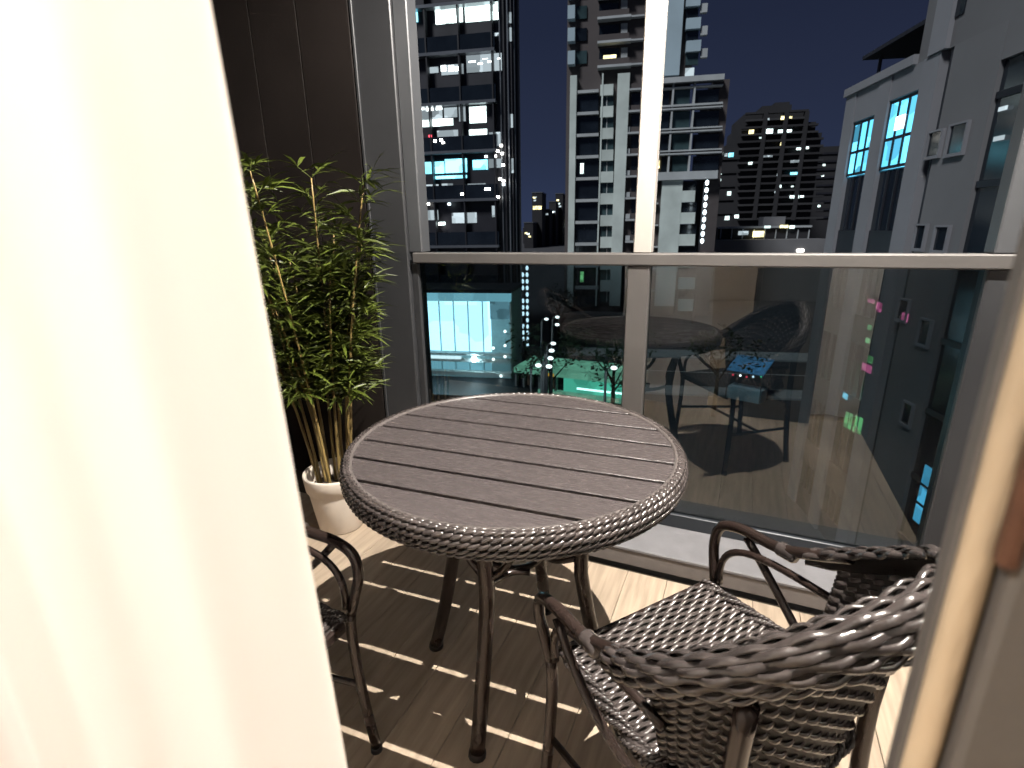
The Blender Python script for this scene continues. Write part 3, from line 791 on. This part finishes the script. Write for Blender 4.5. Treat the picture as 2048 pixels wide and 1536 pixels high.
# ---- residential tower
B = thing('residential_tower', 'pale residential tower with dark window bays and stacked balconies', 'building')
fb = Facade(1290, 71, ADIR, B)
def b_body(x0, x1, y0, m, zlow=GZ, deep=14, front=-.9):
    u0, u1, _, z1 = fb.rect(x0, y0, x1, y0+4); fb.add('tower_body', m, (u0, u1, zlow, z1), -deep, front)
zt = -260
b_body(1137, 1319, zt, m_brown); b_body(1319.5, 1414, zt, m_brown, deep=12); 
u0, u1, z0, z1 = fb.rect(1414.5, 156, 1446, 520); fb.add('tower_body', m_brown, (u0, u1, GZ, z1), -11, -.9)
P44 = 43.6
rowsy = [183+P44*k for k in range(0, 10)]
fb.px('wall_fin', m_pale, (1137.5, 152, 1150, 612), -.89, .25)
for i, y in enumerate(rowsy):
    if y < 600:
        fb.px('slab', m_slab, (1150.3, y-3, 1197, y+3), -.89, .10)
        w = fb.px('window', m_glassd, (1150.5, y+3.4, 1196.5, y+P44-3.4), -.88, -.45)
        if i in (3, 8): fb.px('curtain_light', L_w if i == 3 else L_green, (1160, y+12, 1167, y+33), -.44, -.40, w)
        fb.px('wall_panel', m_pale, (1200.5, y-14.5, 1226.5, y+7.5), -.89, .0)
        w = fb.px('window', m_glasst, (1200.5, y+8, 1226.5, y+29), -.88, -.45)
        fb.px('frame', m_slab, (1212.6, y+8, 1214.2, y+29), -.448, -.38, w)
fb.px('wall_pier', m_pale, (1197.3, 147, 1200.2, 612), -.89, .06)
fb.px('wall_pier', m_pale, (1227, 147, 1250, 612), -.89, .06)
for y in rowsy:      # recessed balconies
    if y > 590: continue
    fb.px('slab', m_slab, (1250.6, y-7, 1296, y-3), -.89, .05)
    fb.px('railing', m_brown, (1262, y-18, 1295, y-7.4), -.3, -.22)
    fb.px('air_conditioner', m_slab, (1251, y-17, 1260, y-7.4), -.85, -.25)
    fb.px('window', m_glassd, (1263, y-3+1, 1294, y+P44-20), -.88, -.84)
# upper storeys, left
for i, y in enumerate((-35, 9, 54, 100)):
    fb.px('balcony_block', m_pale2, (1135.5, y+2, 1150, y+29), -.89, .15)
    w = fb.px('window', m_glasst if i != 2 else m_glassd, (1151, y-2, 1173, y+24), -.89, -.70)
for i, y in enumerate((-10, 35, 83, 132)):
    fb.px('slab', m_slab, (1195, y-2.5, 1262, y+2.5), -.89, .25)
    fb.px('railing', m_brown, (1196, y-15, 1258, y-2.8), .05, .12)
    w = fb.px('window', m_glassd, (1198, y-40, 1238, y-16), -.89, -.80)
    fb.px('pier', m_slab, (1242, y-40, 1255, y-16), -.89, -.55)
    fb.px('slab', m_slab, (1262.5, y-9, 1330, y-5.5), -.89, -.2)
w = fb.px('window', L_y, (1206, 106, 1232, 128), -.79, -.74)
# right window grid
for (x0, y0, x1, y1, d) in ((1285, 155, 1447, 166, .5), (1285, 209, 1445, 213, .2), (1285, 216, 1445, 219, .2), (1285, 256, 1444, 259, .2), (1285, 262, 1444, 265, .2), (1285, 300, 1443, 303, .2), (1285, 306, 1443, 309, .2), (1285, 344, 1434, 360, .5), (1320, 172, 1446, 175, .1)):
    fb.px('slab', m_slab, (x0, y0, x1, y1), -.89, d)
xs = [1320, 1342, 1384, 1442]
for x in (1342, 1384): fb.px('mullion', m_slab, (x-2, 166, x+1.5, 344), -.89, .08)
for a_, b_ in ((176, 208), (220, 255), (266, 299), (310, 343)):
    for k in range(3):
        w = fb.px('window', m_glasst if (k == 1 and a_ > 170) else m_glassd, (xs[k]+3, a_+.5, xs[k+1]-3, b_-.5), -.89, -.6)
fb.px('lamp', L_y, (1313, 320, 1320, 336), -.5, -.45)
# lower right
fb.px('wall_panel', m_pale, (1317, 360.5, 1357, 612), -.89, .05)
for k in range(6):
    y = 360+P44*k
    fb.px('window', m_glassd, (1357.3, y+1, 1394, y+21), -.89, -.5)
    fb.px('wall_panel', m_pale, (1357.3, y+21.3, 1390, y+P44+.5), -.89, .0)
    fb.px('slab', m_slab, (1285, y+2, 1316.6, y+5), -.89, -.05)
# upper right
fb.px('wall_panel', m_pale2, (1330, zt, 1372, 150), -.89, .05)
for k in range(7):
    y = 125-P44*1.04*k
    fb.px('window', m_glassd if k % 3 else m_glasst, (1372.4, y-22, 1398, y+2), -.89, -.5)
    fb.px('wall_panel', m_pale2, (1372.4, y-22-22.5, 1402-k*.3, y-22.4), -.89, .02)
    fb.px('wall_panel', m_slab, (1402.5-k*.3, y-30, 1416, y-12), -.89, -.3)
fb.px('lamp', L_w2, (1371, 134, 1389, 150), -.4, -.35)
# podium
fb.px('podium', m_grey, (1137, 625, 1262, 742), -.85, 9.0)

# ---- dark slab block and stepped far tower
C = thing('stepped_tower', 'distant stepped tower with scattered lit windows and dark ledges', 'building')
fc = Facade(1565, 185, ADIR, C)
for (x0, x1, y0, dp) in ((1476, 1646, 268, -24), (1484, 1636, 245, -22), (1492, 1617, 222, -20), (1530, 1590, 206, -16)):
    u0, u1, _, z1 = fc.rect(x0, y0, x1, y0+4); fc.add('tower_body', m_far, (u0, u1, GZ, z1), dp, -1+(y0-268)*.03)
fc.px('roof_cap', m_far, (1558, 198, 1588, 204), -8, -4)
for k in range(16):
    y = 224+k*14.2
    x0, x1 = (1492, 1617) if y < 245 else ((1484, 1636) if y < 268 else (1476, 1646))
    fc.px('floor_band', m_band if k % 2 else m_far, (x0, y-2, x1, y+2), -1.2-.0, .3)
for x in (1520, 1560, 1600):
    fc.px('pier', m_far, (x-4, 224, x+4, 440), -1.1, .5)
for (x, y, w_, h_, m) in ((1567, 236, 12, 7, L_y), (1581, 235, 5, 4, L_y), (1534, 239, 8, 4, L_w2), (1502, 264, 10, 8, L_y), (1535, 263, 20, 9, L_w), (1560, 263, 9, 6, L_w), (1578, 262, 9, 5, L_w), (1520, 276, 4, 3, L_w), (1564, 288, 8, 6, L_y), (1598, 298, 12, 4, L_w), (1614, 296, 5, 4, L_w), (1532, 313, 24, 3.5, L_w2), (1500, 327, 8, 5, L_w), (1590, 323, 20, 5, L_w2), (1560, 325, 5, 5, L_w2), (1590, 347, 20, 5, L_c), (1557, 373, 9, 5, L_w), (1584, 373, 5, 3, L_w), (1588, 394, 18, 6, L_w), (1603, 393, 7, 4, L_w), (1555, 350, 4, 4, L_w2), (1551, 384, 5, 4, L_w2), (1551, 396, 4, 4, L_w), (1550, 408, 6, 5, L_w)):
    fc.px('window', m, (x-w_/2, y-h_/2, x+w_/2, y+h_/2), .31, .45)
Cb = thing('dark_apartment_block', 'dark apartment block with bright pinprick windows beside the pale tower', 'building')
fd = Facade(1455, 120, ADIR, Cb)
u0, u1, _, z1 = fd.rect(1410, 296, 1478, 300); fd.add('block_body', m_far, (u0, u1, GZ, z1), -14, 0)
for k in range(7): fd.px('floor_band', m_far, (1409, 316+k*27, 1479, 320+k*27), .01, .3)
for (x, y, w_, h_, m) in ((1441, 308, 10, 6, L_w), (1452, 310, 6, 6, L_w2), (1462, 310, 10, 8, L_c), (1438, 347, 10, 4.5, L_w), (1425, 360, 9, 4, L_w), (1437, 360, 10, 5, L_w), (1424, 385, 10, 4, L_w), (1423, 397, 10, 4, L_w), (1411, 400, 6, 8, L_w), (1458, 387, 8, 8, L_w), (1421, 422, 10, 4, L_w), (1454, 436, 9, 8, L_w), (1473, 433, 8, 6, L_w)):
    fd.px('window', m, (x-w_/2, y-h_/2, x+w_/2, y+h_/2), .01, .12)
Db = thing('slate_tower', 'slim unlit tower standing behind the grey building', 'building')
fe = Facade(1650, 230, ADIR, Db)
u0, u1, _, z1 = fe.rect(1632, 292, 1720, 296); fe.add('tower_body', m_far, (u0, u1, GZ, z1), -16, 0)
for k in range(9): fe.px('floor_band', m_dark, (1632, 304+k*16, 1720, 308+k*16), .01, .4)
for (x, y) in ((1648, 330), (1638, 412), (1645, 352)): fe.px('window', L_w, (x-2.5, y-2, x+2.5, y+2), .02, .14)
Dl = thing('low_lit_block', 'low wide block with a lit roof terrace in front of the stepped tower', 'building')
fl = Facade(1530, 95, ADIR, Dl)
u0, u1, _, z1 = fl.rect(1437, 456, 1622, 458); fl.add('block_body', m_far, (u0, u1, GZ, z1), -12, 0)
u0, u1, z0, z1 = fl.rect(1418, 478, 1632, 520); fl.add('lower_block', m_grey, (u0, u1, GZ, z1), 0.01, 5)
fl.px('roof_edge', m_slab, (1437, 452, 1622, 456), -.4, .5)
fl.px('roof_house', m_greyp, (1530, 433, 1574, 452), -4, -1)
for (x, y, w_, h_, m) in ((1533, 454, 12, 5, L_w), (1566, 453, 16, 6, L_y), (1582, 454, 10, 6, L_w), (1515, 468, 22, 12, L_y), (1485, 466, 20, 8, L_w2)):
    fl.px('window', m, (x-w_/2, y-h_/2, x+w_/2, y+h_/2), .51, .6)
fl.px('lamp', L_spot, (1573, 496, 1586, 501), 5.01, 5.1)
for k in range(9): fl.px('bay_mullion', m_slab, (1440+k*22, 458.5, 1442+k*22, 477), .01, .2)
# far skyline, one block each
sk = [(1048, 1066, 446), (1064, 1084, 386), (1083, 1099, 420), (1098, 1112, 404), (1111, 1126, 388), (1124, 1142, 428), (1046, 1142, 455), (1455, 1490, 440), (1640, 1668, 440)]
for i, (x0, x1, y0) in enumerate(sk):
    t = thing('distant_block', ['small far-off block low on the skyline between the two towers', 'small far-off block low on the skyline between the two towers'][0] if i < 7 else 'small far-off block low on the skyline behind the dark apartments', 'building', group='far skyline blocks' if i < 7 else 'far skyline blocks right')
    f = Facade((x0+x1)/2, 330+i*17, ADIR, t)
    u0, u1, _, z1 = f.rect(x0, y0, x1, y0+3); f.add('block_body', m_far, (u0, u1, GZ, z1), -20, 0)
    f.add('roof_edge', m_spand, (u0-.3, u1+.3, z1, z1+.6), -20.2, .3)
    for k in range(3):
        xx = x0+(x1-x0)*(.2+.6*rnd.random()); yy = y0+8+rnd.random()*22
        f.px('window', rnd.choice([L_w, L_y, L_w2]), (xx-2.4, yy-1.6, xx+2.4, yy+1.6), .01, .2)
    if i == 1: f.px('window', L_y, (1066, 412, 1083, 419), .01, .2)

# ---- near grey building
E_ = thing('grey_building', 'near grey rendered building with two bright blue windows and dark window strips', 'building')
EDIR = (math.sin(R(-17)), math.cos(R(-17)), 0)
fg = Facade(1672, 23, EDIR, E_)
U_ = lambda px_, py_: fg.hit(px_, py_)[0]
Z_ = lambda px_, py_: fg.hit(px_, py_)[1]
zroof = Z_(1692, 196); uF = U_(1672, 350); uN = U_(2400, 350); uP = U_(1832, 130)
fg.add('building_body', m_grey, (uN, uF, GZ, zroof), -9, -.6)
zup = zroof+14
fg.add('upper_body', m_grey, (uN, uP, zroof+.01, zup), -8, -.04)
fg.add('roof_kerb', m_greyp, (uP, uF+.1, zroof, zroof+.25), -.9, .1)
# vertical strips: pilasters (proud) and recessed glazing columns, given as (left px, right px) at y=350
def strip(name, m, xa, xb, za, zb, d0, d1, ym=350, parent=None):
    a, b = U_(xa, ym), U_(xb, ym); return fg.add(name, m, (min(a, b), max(a, b), za, zb), d0, d1, parent)
zw1, zw0 = Z_(1760, 222), Z_(1760, 352)
zwt = Z_(1697, 250)
strip('pilaster', m_greyp, 1672, 1690, GZ, zroof, -.59, .03)
strip('pilaster', m_greyp, 1731, 1753, GZ, zroof, -.59, .03)
strip('pilaster', m_greyp, 1808, 1838, GZ, zroof, -.59, .03)
zlit_t, zlit_b = Z_(1695, 251), Z_(1692, 353)
strip('wall_panel', m_greyp, 1690.2, 1730.8, zlit_t+.02, zroof-.01, -.59, .0)
strip('wall_panel', m_greyp, 1753.2, 1807.8, zlit_t+.25, zroof-.01, -.59, .0)
for (xa, xb, zt_) in ((1690.2, 1730.8, zlit_t), (1753.2, 1807.8, zlit_t+.23)):
    w = strip('window', L_c2, xa, xb, zlit_b, zt_, -.20, -.08)
    a, b = U_(xa, 350), U_(xb, 350)
    for k in range(4):
        u_ = a+(b-a)*k/3; fg.add('window_bar', m_dark, (u_-.035, u_+.035, zlit_b, zt_), -.079, -.04, w)
    zm = zlit_b+(zt_-zlit_b)*.44
    for z in (zlit_b+.04, zm, zt_-.04): fg.add('window_bar', m_dark, (min(a, b), max(a, b), z-.045, z+.045), -.079, -.045, w)
    fh = (zlit_t-zlit_b)+1.0
    z = zlit_b
    k = 0
    while z > GZ+1:
        z2 = max(GZ, z-fh)
        fg.add('window', m_glassd, (min(a, b), max(a, b), z2+.9, z-.05), -.58, -.10)
        fg.add('spandrel', m_dark, (min(a, b), max(a, b), z2-.05, z2+.9), -.58, -.07)
        for q in (1, 2): 
            u_ = a+(b-a)*q/3; fg.add('window_bar', m_dark, (u_-.03, u_+.03, z2+.9, z-.05), -.099, -.05)
        z = z2; k += 1
fg.px('lamp', L_spotb, (1789, 232, 1806, 258), -.04, -.02)
strip('wall_panel', m_grey, 1838.2, 1858, GZ, zroof, -.59, -.25)          # groove with the rain pipe
pu = U_(1849, 350); q = fg.pt(pu, -.14, 0)-Vector((fg.o.x, fg.o.y, 0))
MB().tube([(q.x, q.y, 0), (q.x, q.y, zroof-GZ)], .07, 8).build('rain_pipe', m_dark, E_)
strip('wall_panel', m_grey, 1858.2, 1950, GZ, zroof, -.59, .0)
strip('wall_panel', m_grey, 2040, 2300, GZ, zroof, -.59, .0)
# dark strip on the right
a, b = U_(1951, 350), U_(2039, 350)
fg.add('window', m_glassd, (min(a, b), max(a, b), GZ, zroof-.8), -.59, -.10)
fg.add('wall_panel', m_grey, (min(a, b), max(a, b), zroof-.8, zroof), -.59, 0)
for k in range(9): fg.add('spandrel', m_dark, (min(a, b), max(a, b), zroof-1.6-k*1.9, zroof-1.45-k*1.9), -.099, -.05)
for r in ((1994, 213, 2010, 221), (1984, 272, 2004, 281)): fg.px('lamp', L_w2, r, -.049, -.03)
# small windows
for r in ((1860, 265, 1884, 311), (1902, 250, 1933, 305), (1834, 451, 1852, 497), (1873, 454, 1897, 501), (1842, 640, 1862, 690), (1808, 806, 1826, 850), (1800, 600, 1818, 640)):
    w = fg.px('window', m_glassd, r, .005, .03)
    u0, u1, z0, z1 = fg.rect(*r)
    for (ua, ub, za, zb) in ((u0-.06, u1+.06, z0-.08, z0), (u0-.06, u1+.06, z1, z1+.05), (u0-.06, u0, z0, z1), (u1, u1+.06, z0, z1)):
        fg.add('window_frame', m_greyp, (ua, ub, za, zb), .0, .08, w)
r = (1906, -20, 1930, 30); fg.px('window', m_glassd, r, -.039, -.01)
u_ = U_(1868, 120); fg.add('upper_pier', m_greyp, (u_-.5, u_+.2, zroof+.02, zup), -.039, .08)
# coloured lit windows lower down
for (r, m) in (((1738, 598, 1752, 606), L_pink), ((1755, 605, 1766, 624), L_pink), ((1806, 626, 1819, 644), L_pink), ((1738, 650, 1746, 660), L_green), ((1734, 676, 1742, 686), L_green), ((1738, 712, 1748, 726), L_green), ((1726, 728, 1746, 744), L_pink), ((1692, 822, 1698, 856), L_green), ((1700, 826, 1706, 860), L_green), ((1710, 830, 1716, 866), L_green), ((1719, 834, 1726, 870), L_green), ((1688, 786, 1698, 798), L_c)):
    fg.px('window', m, r, .031, .05)
r = (1836, 934, 1884, 1066)
w = fg.px('window', L_c2, r, .005, .03); u0, u1, z0, z1 = fg.rect(*r)
fg.add('window_bar', m_dark, ((u0+u1)/2-.03, (u0+u1)/2+.03, z0, z1), .031, .07, w)
for k in (1, 2): fg.add('window_bar', m_dark, (u0, u1, z0+(z1-z0)*k/3-.03, z0+(z1-z0)*k/3+.03), .031, .06, w)
# roof pergola
pg = thing('roof_pergola', 'black pitched pergola on the flat roof of the grey building', 'pergola')
ua, ub = U_(1688, 175), U_(1792, 135)
pc = fg.pt((ua+ub)/2, -2.2, zroof); pg.location = pc
loc = lambda u_, d_, z: fg.pt(u_, d_, z)-pc
for u_ in (ua-.15, ub+.15):
    for d_ in (-1.0, -3.4):
        q = loc(u_, d_, zroof); MB().tube([q, (q.x, q.y, 1.3)], .06, 6).build('post', m_dark, pg)
um = (ua+ub)/2
P = [loc(ua+.3, -.6, 0), loc(ub-.3, -.6, 0), loc(ub-.3, -3.8, 0), loc(ua+.3, -3.8, 0)]
for p_ in P: p_.z = 1.3
R1, R2 = loc(um+.5, -2.2, 0), loc(um-.5, -2.2, 0); R1.z = R2.z = 2.2
mb = MB(); mb.v = [tuple(x) for x in P+[R1, R2]]+[tuple(x+Vector((0, 0, .12))) for x in P+[R1, R2]]
tri = [(0, 1, 5, 4), (1, 2, 5), (2, 3, 4, 5), (3, 0, 4)]
mb.f = [t[::-1] for t in tri]+[tuple(i+6 for i in t) for t in tri]+[(i, (i+1) % 4, (i+1) % 4+6, i+6) for i in range(4)]
mb.build('roof', m_dark, pg)

# ---- bright glass hall
H_ = thing('lit_hall', 'brightly lit glass hall glowing blue white at street level', 'building')
fh_ = Facade(940, 35, ADIR, H_)
u0, u1, z0, z1 = fh_.rect(700, 581, 1022, 745); HZ1 = z1
fh_.add('roof_slab', m_dark, (u0, u1+.1, z1-.12, z1+.12), -4.1, .3)
fh_.add('back_wall', m_pale, (u0, u1, GZ, z1-.13), -4, -3.8)
fh_.add('side_wall', m_pale, (u1-.1, u1, GZ, z1-.13), -3.79, -.2)
L_hall = lit('hall_panel', (.50, .86, 1.0), 5.5, .35, .65)
L_hall2 = lit('hall_ceiling_panel', (.6, .95, 1.0), 6, .5, .5)
up_ = fh_.hit(978, 650)[0]
fh_.add('backlit_panel', L_hall, (u0, up_, fh_.hit(900, 705)[1], z1-.74), -.60, -.52)
fh_.add('backlit_panel', L_hall2, (u0, fh_.hit(950, 600)[0], fh_.hit(900, 612)[1], fh_.hit(900, 600)[1]), -.515, -.47)
L_par = lit('hall_parapet', (.34, .72, .82), 1.7, .8, .6)  # parapet and end panel emit, standing in for light through them
L_end = lit('hall_end', (.34, .66, .76), 1.0, 1.6, .4)
m_frost = mat('frosted_panel', (.45, .62, .66), .4, var=.1, vscale=.6)
fh_.add('parapet', L_par, (u0, u1, z1-.72, z1-.13), -.5, -.1)
fh_.add('end_panel', L_end, (up_+.02, u1-.11, fh_.hit(1000, 640)[1], z1-.73), -.6, -.3)
for k in range(10):
    u_ = u0+(up_-u0)*(k+.5)/10; fh_.add('mullion', m_frost, (u_-.025, u_+.025, GZ, z1-.73), -.45, -.30)
fh_.add('lower_glazing', L_par, (u0, up_, fh_.hit(900, 742)[1], fh_.hit(900, 720)[1]), -.5, -.4)
for y, t in ((706, .06), (718, .10), (744, .12)):
    z = fh_.hit(900, y)[1]; fh_.add('beam', m_pale, (u0, u1, z-t, z+t), -.28, .3)
fh_.px('lamp', L_tube, (860, 709, 925, 715), .31, .38)
zq = fh_.hit(952, 715)
q = fh_.pt(zq[0], .5, zq[1])-Vector((fh_.o.x, fh_.o.y, GZ)); MB().ball((0, 0, 0), .20, 10, 6).build('floodlight', plain_emit('flood', (.8, .95, 1), 60), H_, loc=q, smooth=True)
fh_.add('canopy', m_dark, (u0, u1+2.2, GZ, fh_.hit(930, 748)[1]-.1), .35, 4.5)
for (x, y) in ((990, 693), (1013, 660), (1013, 688), (1013, 710), (990, 715), (1005, 748)):
    q = fh_.pt(*[fh_.hit(x, y)[0], .5], fh_.hit(x, y)[1])-Vector((fh_.o.x, fh_.o.y, GZ)); MB().ball((0, 0, 0), .10, 8, 5).build('lamp', L_spot, H_, loc=q)

# ---- green-lit arcade
K_ = thing('arcade_roof', 'long green-lit street arcade with dark shop openings', 'arcade')
k1, k2 = on_z(1030, 740, -7.4), on_z(1251, 764, -7.4)
fk = Facade(1140, ((k1+k2)/2).xy.length, (k2-k1).normalized(), K_)
u0, u1, z0, z1 = fk.rect(1030, 742, 1262, 792)
zk = -7.4
fk.add('arcade_body', m_dark, (u0, u1, GZ, zk-.15), -3, -.35)
m_gglow = lit('green_glow_fascia', (.34, .80, .52), .95, 1.5, .5)  # fascia emits: the green light falling on it is put into the material
fk.add('fascia', m_gglow, (u0, u1, zk-.12, zk+.25), -3.1, .15)
fk.add('fascia', m_gglow, (u0, u1, zk-1.35, zk-1.1), -.34, .12)
uM = fk.hit(1125, 765)[0]
fk.add('sign_panel', lit('green_sign', (.16, .85, .55), 1.6, .9, .45), (uM, u1, zk-1.09, zk-.13), -.34, -.2)
fk.add('sign_tube', plain_emit('green_tube', (.6, 1, .85), 5), (uM+.9, u1-.5, zk-.85, zk-.74), -.19, -.1)
for k in range(6):
    a = u0+(uM-u0)*k/6; fk.add('post', m_kerb, (a, a+.12, zk-1.09, zk-.13), -.34, .0)
    if k in (1, 3, 4): fk.add('shop_opening', lit('dim_shop%d' % k, (.5, .35, .25), .12, 2, .4), (a+.2, a+.62, zk-1.0, zk-.2), -.34, -.3)
fk.add('lamp', L_orange, (fk.hit(1092, 752)[0], fk.hit(1110, 752)[0], zk-.10, zk+.08), .16, .22)

# ---- masts of festive lights
def mast(px, y0, y1, dist, n, label, m):
    top, bot = at(px, y0, dist), at(px, y1, dist)
    t = thing('light_mast', label, 'light mast', (bot.x, bot.y, GZ))
    H = top.z-GZ
    MB().tube([(0, 0, 0), (0, 0, H)], [.12, .06], 8).build('mast', m_dark, t, smooth=True)
    z0 = bot.z-GZ
    bm = MB().ball((0, 0, 0), dist*.0030, 6, 4, (1, 1, 1.5)).mesh('bulb', m, True)
    for k in range(n):
        z = z0+(H-z0)*k/(n-1)
        for s_ in ((-1, 1) if n > 9 and k % 4 else (1,)):
            o = bpy.data.objects.new('bulb', bm); o.location = (s_*.13*dist/30, s_*.02, z); put(o, t)
mast(1051, 536, 690, 44, 13, 'tall mast strung with blue white bulbs beside the lit hall', L_spotb)
mast(1399, 366, 482, 66, 9, 'tall mast strung with blue white bulbs beside the pale tower', L_spotb)

# ---- street: road, kerbs, lamps, shop awning, car, trees
O0 = at(1200, 640, 60)
def strip_q(v0, v1, z, name, m, u0=-120, u1=120, parent=None, kind='structure'):
    return MB().quad(gp(O0, u0, v0, z), gp(O0, u1, v0, z), gp(O0, u1, v1, z), gp(O0, u0, v1, z)).build(name, m, parent, kind=kind)
strip_q(-22, -13, GZ+.006, 'road', m_road)
strip_q(-17.56, -17.44, GZ+.011, 'lane_marking', m_paint)
def hexuv(u0, u1, v0, v1, z0, z1):
    return MB().hexa([gp(O0, u0, v0, z0), gp(O0, u1, v0, z0), gp(O0, u1, v1, z0), gp(O0, u0, v1, z0), gp(O0, u0, v0, z1), gp(O0, u1, v0, z1), gp(O0, u1, v1, z1), gp(O0, u0, v1, z1)])
hexuv(-120, 120, -13, -10, GZ+.002, GZ+.14).build('pavement', m_kerb, kind='structure')
hexuv(-120, 120, -24, -22, GZ+.002, GZ+.14).build('pavement', m_kerb, kind='structure')
# far street lights: lamp posts
m_post = mat('lamp_post_steel', (.2, .2, .2), .5, metal=.6)
def street_lamp(px, py, label, hpost=6.0, warm=True):
    # the lamp head stands hpost above the street: that height fixes its distance
    v = ray(px, py); t = (GZ+hpost-CAMH)/v.z; p = Vector((0, 0, CAMH))+v*t
    t_ = thing('street_lamp', label, 'street lamp', (p.x, p.y, GZ), group='street lamps along the road')
    MB().tube([(0, 0, 0), (0, 0, hpost-.2)], [.09, .05], 8).build('post', m_post, t_, smooth=True)
    MB().tube([(0, 0, hpost-.35), (.05, 0, hpost-.1), (.3, 0, hpost)], .035, 6).build('arm', m_post, t_, smooth=True)
    MB().ball((.32, 0, hpost-.05), .10, 8, 5, (1.4, 1, .8)).build('lamp_head', L_y if False else L_spot, t_, smooth=True)
for (x, y) in ((1083, 636), (1105, 632), (1104, 647), (1094, 684), (1090, 698), (1087, 713), (1083, 729), (1062, 727), (1212, 732)):
    street_lamp(x, y, 'small white street lamp in the dark gap behind the green-lit arcade')
# shop with a blue awning
Sp = on_z(1500, 735, GZ+2.2)
shop = thing('street_stall', 'street stall under a bright blue awning with coloured lamps', 'stall', (Sp.x, Sp.y, GZ), R(-20))
m_awn = mat('blue_awning', (.12, .35, .60), .6, var=.2, vscale=2)
mb = MB(); 
mb.hexa([(-1.2, -.9, 2.0), (1.2, -.9, 2.0), (1.2, .9, 2.7), (-1.2, .9, 2.7), (-1.2, -.9, 2.05), (1.2, -.9, 2.05), (1.2, .9, 2.75), (-1.2, .9, 2.75)])
mb.build('awning', m_awn, shop)
for sx in (-1.1, 1.1):
    for sy_ in (-.8, .8): MB().tube([(sx, sy_, 0), (sx, sy_, 2.04 if sy_ < 0 else 2.62)], .03, 6).build('post', m_post, shop)
MB().box((-1.1, -.6, 0), (1.1, .5, .85)).build('counter', m_frost, shop)
for (x_, y_, z_, m) in ((-.8, -.7, 1.7, L_red), (-.3, -.75, 1.75, L_spot), (.5, -.7, 1.8, L_spotb), (1.0, -.7, 1.9, L_green2), (.1, -.72, 1.72, L_red)):
    MB().ball((x_, y_, z_), .07, 8, 5).build('lamp', m, shop)
pl = bpy.data.lights.new('stall_bulb', 'POINT'); pl.energy = 25; pl.color = (.5, .8, 1); pl.shadow_soft_size = .1
plo = bpy.data.objects.new('stall_bulb', pl); col.objects.link(plo); plo.location = (Sp.x, Sp.y-1.5, GZ+3.6)
# trees
m_bark = mat('bark', (.06, .045, .03), .9)
m_tleaf = mat('tree_leaf', (.045, .07, .03), .6, var=.4, vscale=2)
def tree(px, py, label, H=6.0, spread=2.2, n=700):
    v = ray(px, py); t = (GZ+H*.75-CAMH)/v.z; p = Vector((0, 0, CAMH))+v*t
    t_ = thing('street_tree', label, 'tree', (p.x, p.y, GZ), group='dark street trees')
    mb = MB().tube([(0, 0, 0), (.05, .02, H*.3), (0, .1, H*.6)], [.16, .12, .07], 8)
    for k in range(6):
        a = k*1.05+rnd.random(); mb.tube([(0, .05, H*(.35+.04*k)), (math.cos(a)*spread*.6, math.sin(a)*spread*.6, H*(.62+.04*k))], [.06, .02], 5)
    mb.build('trunk', m_bark, t_, smooth=True)
    cl = [(rnd.gauss(0, spread*.42), rnd.gauss(0, spread*.42), H*.72+rnd.gauss(0, H*.10), rnd.uniform(.5, 1.0)) for _ in range(16)]
    f = MB()
    for k in range(n):
        c = rnd.choice(cl); d = Vector((rnd.gauss(0, 1), rnd.gauss(0, 1), rnd.gauss(0, 1))).normalized()*c[3]*rnd.uniform(.6, 1.05)
        q = Vector(c[:3])+d; a_ = Vector((rnd.gauss(0, 1), rnd.gauss(0, 1), rnd.gauss(0, .5))).normalized(); b_ = a_.cross(Vector((rnd.random(), rnd.random(), 1))).normalized()
        s_ = rnd.uniform(.10, .2)
        f.quad(q-a_*s_, q-b_*s_*.5, q+a_*s_, q+b_*s_*.5)
    f.build('crown', m_tleaf, t_)
for (x, y, lb) in ((880, 562, 'dark leafy tree behind the roof of the lit hall'), (975, 566, 'dark leafy tree between the lit hall and the bulb mast'), (1118, 590, 'dark leafy tree at the corner of the pale tower podium'), (1100, 690, 'dark leafy tree behind the street lamps of the arcade'), (1228, 705, 'dark leafy tree against the grey podium wall'), (1440, 690, 'dark leafy tree beside the blue awning stall')):
    tree(x, y, lb)
